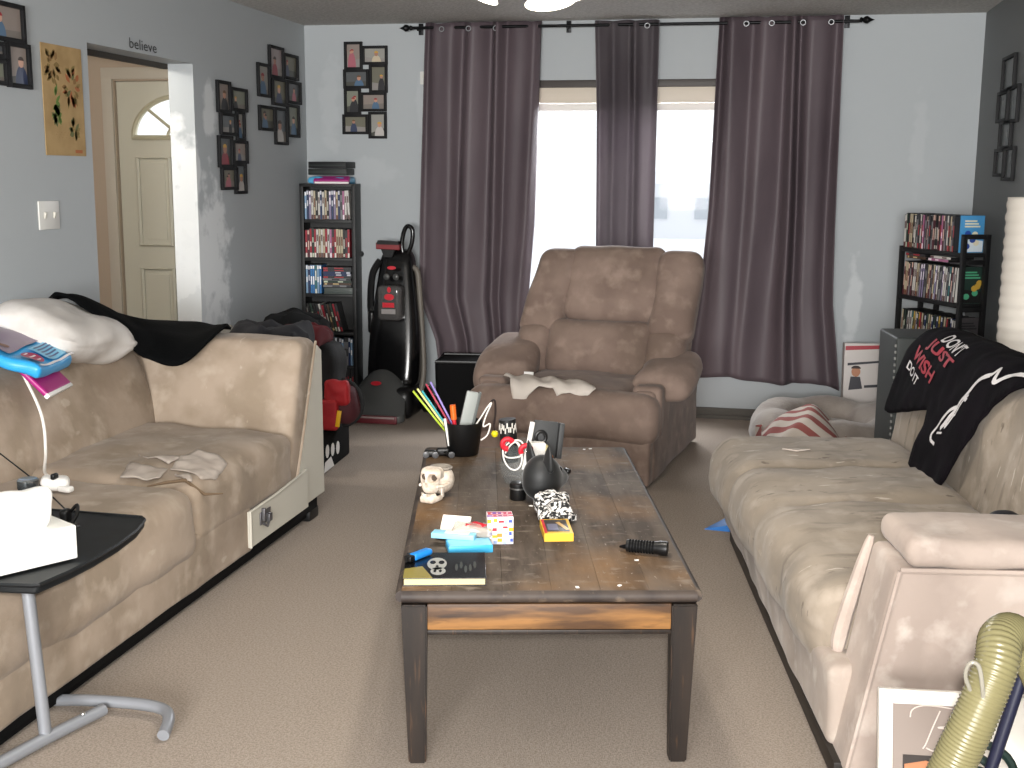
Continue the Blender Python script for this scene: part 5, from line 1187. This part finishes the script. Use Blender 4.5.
print_text('DO IT', -.05, .335, -.23, .29, .035, shw)
bm = B()
def strip(pts, w):
    P = smoothpath([(a, b, 0) for a, b in pts], 5)
    n0 = set(bm.faces); L_ = []
    for i, p in enumerate(P):
        t = (P[min(i+1, len(P)-1)]-P[max(i-1, 0)]).normalized(); n = Vector((-t.y, t.x, 0))
        L_.append((bm.verts.new(onback(*(p+n*w/2)[:2], .0225)), bm.verts.new(onback(*(p-n*w/2)[:2], .0225))))
    for a, b in zip(L_, L_[1:]): bm.faces.new((a[0], a[1], b[1], b[0]))
strip([(-.60, .135), (-.585, .16), (-.62, .215), (-.68, .27), (-.72, .285)], .014)
strip([(-.60, .135), (-.64, .13)], .012)
strip([(-.65, .19), (-.70, .255), (-.74, .315), (-.80, .39), (-.86, .425)], .020)
strip([(-.68, .20), (-.73, .265), (-.78, .34)], .012); strip([(-.74, .33), (-.79, .32)], .014)
strip([(-.86, .425), (-.88, .45), (-.92, .41), (-.96, .44), (-1.03, .462), (-1.09, .475)], .018)
strip([(-.63, .17), (-.68, .18)], .008); strip([(-.66, .21), (-.70, .22)], .008); strip([(-.70, .25), (-.74, .26)], .008)
plabel(obj('side_print', bm, shw, sh, False), 'white script print along the sleeve')
o = thing('pouch', 'black rounded object with a pale rim in the seat corner behind the near arm', 'pouch', SRM @ Vector((.575, -1.475, .478)), .3)
bm = B(); rbox(bm, (.0, 0, .05), (.10, .10, .09), .04, (6, 6, 6)); obj('body', bm, M('navy_black', '#17171f', .6), o)
bm = B(); tube(bm, [(.052*math.cos(2*PI*k/20), .052*math.sin(2*PI*k/20), .02) for k in range(20)], .006, 8, closed=True); plabel(obj('rim', bm, M('pale_rim', '#a9a29c', .4), o), 'pale rim')
o = thing('blue_scrap', 'small bright blue plastic piece on the carpet at the far foot of the right sofa', 'scrap', (-.125, 5.08, 0), .3)
bm = B(); prism(bm, [(-.06, 0), (.05, -.05), (.05, .06)], .03); 
for v in bm.verts: v.co.z *= (v.co.x+.06)*9+.1
obj('piece', bm, M('scrap_blue', '#2f6fb8', .35), o, smooth=False)

# ---- behind the right sofa
db = thing('dog_bed', 'pale grey padded dog bed on the floor behind the right sofa', 'dog bed', (.41, 6.66, 0), .1)
bedm = M('plush_grey', '#a79d94', .95, col2='#958b83', scale=7, bump=.3, bscale=80, sheen=.3)
bm = B(); P = [(.30*math.cos(2*PI*k/40)*(1+.12*abs(math.sin(2*PI*k/40))),   .38*math.sin(2*PI*k/40), .13+.015*math.sin(k*.9)) for k in range(40)]
tube(bm, P, [.125+.006*math.sin(k*.63) for k in range(40)], 16, closed=True); obj('bolster', bm, bedm, db)
bm = B(); rbox(bm, (0, 0, .075), (.56, .70, .15), .06, (8, 8, 3), lambda p, h: p+Vector((0, 0, wob(p, 6, .02)))); obj('cushion', bm, bedm, db)
o = thing('striped_cloth', 'red and white striped cloth heaped on the front of the dog bed', 'cloth', (.26, 6.20, .12), .1)
sm = bpy.data.materials.new('red_stripes'); sm.use_nodes = True
n_ = sm.node_tree; wv = n_.nodes.new('ShaderNodeTexWave'); wv.inputs['Scale'].default_value = 4.4; wv.inputs['Distortion'].default_value = 1.6; wv.inputs['Detail'].default_value = 1; wv.bands_direction = 'DIAGONAL'
tc = n_.nodes.new('ShaderNodeTexCoord'); n_.links.new(tc.outputs['Object'], wv.inputs[0]); cr = n_.nodes.new('ShaderNodeValToRGB'); cr.color_ramp.interpolation = 'CONSTANT'
cr.color_ramp.elements[0].color = lin('#cfc4b9'); cr.color_ramp.elements[1].color = lin('#9c5a55'); cr.color_ramp.elements[1].position = .55
n_.links.new(wv.outputs['Fac'], cr.inputs[0]); n_.links.new(cr.outputs[0], n_.nodes['Principled BSDF'].inputs['Base Color']); n_.nodes['Principled BSDF'].inputs['Roughness'].default_value = .9
bm = B(); rbox(bm, (0, 0, .09), (.44, .44, .20), .08, (14, 16, 6), lambda p, h: p+Vector((wob(p, 7, .03), wob(p, 7, .03, 2), wob(p, 8, .03, 5)+(.03*(1-(p.x/h.x)**2)-.12*abs(p.x/h.x-.1)**1.3-.04*max(0, -p.y/h.y))*(p.z > 0)))); obj('cloth', bm, sm, o)
o = thing('picture_box', 'white printed box with a red top strip leaning on the wall beside the grey cabinet', 'box', (.69, 7.36, 0), .06)
bm = B(); bx(bm, (0, 0.0, .265), (.34, .09, .53), .004, rot=(-.1, 0, 0)); obj('box', bm, M('box_white', '#cfc8c4', .5), o, smooth=False)
bm = B(); f = lambda a, b, h: (a, -.046-h+(b-.03)*.1, b+.235)
prism(bm, [(-.165, .255), (.165, .275), (.165, .295), (-.165, .28)], .001, f, 0); prism(bm, [(-.15, .18), (.165, .21), (.165, .20), (-.15, .165)], .001, f, 1)
prism(bm, ell(-.10, .13, .026, .03), .002, f, 2); prism(bm, ell(-.10, .148, .028, .018, 12, 0, PI), .003, f, 3); prism(bm, [(-.14, .02), (-.06, .03), (-.075, .10), (-.13, .10)], .0015, f, 1)
prism(bm, [(-.05, .05), (.16, .07), (.16, .05), (-.05, .035)], .001, f, 1); prism(bm, ell(.05, .03, .02, .012), .001, f, 4); prism(bm, ell(.1, .12, .03, .03), .001, f, 1); prism(bm, ell(.1, .12, .02, .02), .002, f, 5)
obj('print', bm, [M('bp_%d' % i, c, .5) for i, c in enumerate(('#a83540', '#33323a', '#b9805f', '#33221b', '#b5502c', '#cfc8c4'))], o, smooth=False)
o = thing('cabinet', 'dark grey box cabinet behind the right sofa in front of the rack', 'cabinet', (.83, 5.98, 0), .12)
bm = B(); rbox(bm, (0, 0, .385), (.42, .36, .77), .012, (2, 2, 2)); obj('body', bm, M('cabinet_grey', '#3d4140', .55, bump=.1, bscale=150), o)
bm = B()
for k in range(24): bx(bm, (-.212, -.172, .04+.03*k), (.008, .008, .013), .001)
obj('edge_studs', bm, M('stud_grey', '#8d8d8a', .4), o)['kind'] = 'stuff'
lp = thing('floor_lamp', 'tall white ribbed paper floor lamp at the right edge of the picture', 'floor lamp', (1.085, 5.15, 0))
pap = M('lamp_paper', '#cfc8be', .8)
prof = []
for k in range(109): prof.append((.118+(.004 if k % 4 in (1, 2) else 0)+.001*math.sin(k*.7), .12+k*.0121))
bm = B(); lathe(bm, prof, 30); obj('paper_shade', bm, pap, lp, solid=.003, auto=180)
bm = B(); lathe(bm, [(0, 0), (.125, 0), (.125, .02), (.02, .03), (.012, .12), (.012, .5), (0, .5)], 24); obj('base', bm, BLACK, lp)

# ---- lower right corner: picture, hose, white bin
pf = thing('framed_picture', 'white framed picture with script lettering leaning on the near sofa arm', 'picture frame', (.53, 2.585, 0), .09)
TILT = math.radians(-14)
fm = M('frame_white', '#e2ddd6', .5)
def F(x, y, z): return Matrix.Rotation(TILT, 3, 'X') @ Vector((x, y, z))
bm = B()
for s_ in (-1, 1): bx(bm, (s_*.205, 0, .19), (.03, .025, .38), .002)
for z in (.0155, .364): bx(bm, (0, 0, z), (.38, .025, .031), .002)
mapbm(bm, F); obj('frame', bm, fm, pf)
bm = B(); bx(bm, (0, .006, .19), (.385, .006, .33)); mapbm(bm, F); obj('print', bm, M('print_taupe', '#8d8078', .5), pf, smooth=False)
bm = B()
for st in ([(-.085, .335), (-.10, .30), (-.115, .262), (-.122, .25)], [(-.15, .318), (-.145, .335), (-.12, .345), (-.075, .343), (-.035, .335), (-.025, .322), (-.05, .305), (-.09, .298), (-.06, .295), (-.035, .28), (-.05, .258), (-.09, .245), (-.115, .252)],
           [(-.03, .262), (-.005, .275), (.005, .288), (-.005, .293), (-.018, .28), (-.018, .262), (0, .252), (.02, .262), (.045, .29), (.05, .262), (.07, .252), (.10, .285)]):
    tube(bm, [F(a, .0015, b) for a, b, _ in smoothpath([(a, b, 0) for a, b in st], 6)], .0016, 6)
obj('script', bm, M('script_pale', '#d8cdc6', .5), pf)
bm = B(); bx(bm, (0, .002, .125), (.33, .004, .22), mi=0)
f2 = lambda a, b, h: (a, -.0005-h, b)
prism(bm, [(-.162, .02), (-.06, .02), (-.06, .17), (-.08, .21), (-.115, .225), (-.162, .215)], .001, f2, 1); prism(bm, ell(-.045, .18, .015, .035), .0015, f2, 1); prism(bm, [(.045, .02), (.15, .02), (.15, .23), (.06, .23)], .001, f2, 2)
mapbm(bm, F); obj('photo', bm, [M('pf_dark', '#2a211d', .5), M('pf_skin', '#b4764f', .5), M('pf_white', '#d8d3cd', .5)], pf, smooth=False)
ho = thing('vacuum_hose', 'yellowish ribbed clear vacuum hose arching up at the lower right corner', 'hose', (.2, 1.9, 0))
P = smoothpath([(.0, 0, .04), (.03, 0, .22), (.085, 0, .40), (.135, 0, .56), (.168, .0, .66), (.195, .02, .735), (.208, .06, .765), (.245, .12, .745), (.31, .17, .64), (.37, .2, .4), (.42, .22, .04)], 22)
def resample(P, step):
    out = [P[0]]; acc = 0
    for a, b in zip(P, P[1:]):
        d = (b-a).length; t = step-acc
        while t <= d: out.append(a.lerp(b, t/d)); t += step
        acc = d-(t-step)
    return out
P = resample(P, .0017)
bm = B(); tube(bm, P, [.0335+(.0014, 0, -.0012, -.0002)[i % 4] for i in range(len(P))], 20); obj('tube', bm, M('hose_yellow', '#6f694a', .25, alpha=.95, spec=.6), ho, auto=180)
bm = B(); tube(bm, smoothpath([(.155, -.01, .70), (.143, -.02, .73), (.147, -.03, .755), (.16, -.03, .75), (.168, -.03, .715), (.172, -.02, .69)], 5), .0035, 8); plabel(obj('hook', bm, M('clear_hook', '#8d897e', .15, alpha=.7), ho), 'clear plastic hook')
wb = thing('white_bin', 'white plastic bin behind the ribbed hose at the lower right corner', 'bin', (.655, 2.36, 0), .1)
bm = B(); rbox(bm, (0, 0, .225), (.36, .30, .45), .03, (3, 3, 3)); obj('body', bm, M('bin_white', '#e3dfd8', .5), wb)
bm = B(); lathe(bm, [(0, 0), (.008, 0), (.008, .004), (0, .005)], 12, (-.105, -.151, .34), mat4=Matrix.Rotation(PI/2, 4, 'X')); obj('button', bm, BLACK, wb)
bm = B(); bx(bm, (0, -.151, .24), (.34, .004, .004)); obj('seam', bm, M('bin_seam', '#b9b5ae', .5), wb)
wd = thing('cleaning_wand', 'navy black wand with a coiled dark cord beside the ribbed hose at the lower right', 'wand', (.33, 2.05, 0), 0)
bm = B(); tube(bm, [(0, 0, .04), (.105, .03, .489), (.143, .035, .659), (.20, .05, .86)], .011, 10); obj('tube', bm, M('wand_navy', '#14162a', .4), wd)
bm = B(); rbox(bm, (0, 0, .04), (.16, .12, .08), .03, (4, 4, 3)); obj('head', bm, MATTE, wd)
bm = B(); loop = [(.085+.016*math.sin(k*.37)+.040*math.cos(k*.8), .02+.040*math.sin(k*.8), .36+.0032*k+.02*math.sin(k*.8)) for k in range(44)]
tube(bm, smoothpath(loop, 3), .008, 8); obj('cord', bm, M('cord_dark', '#10201c', .5), wd)
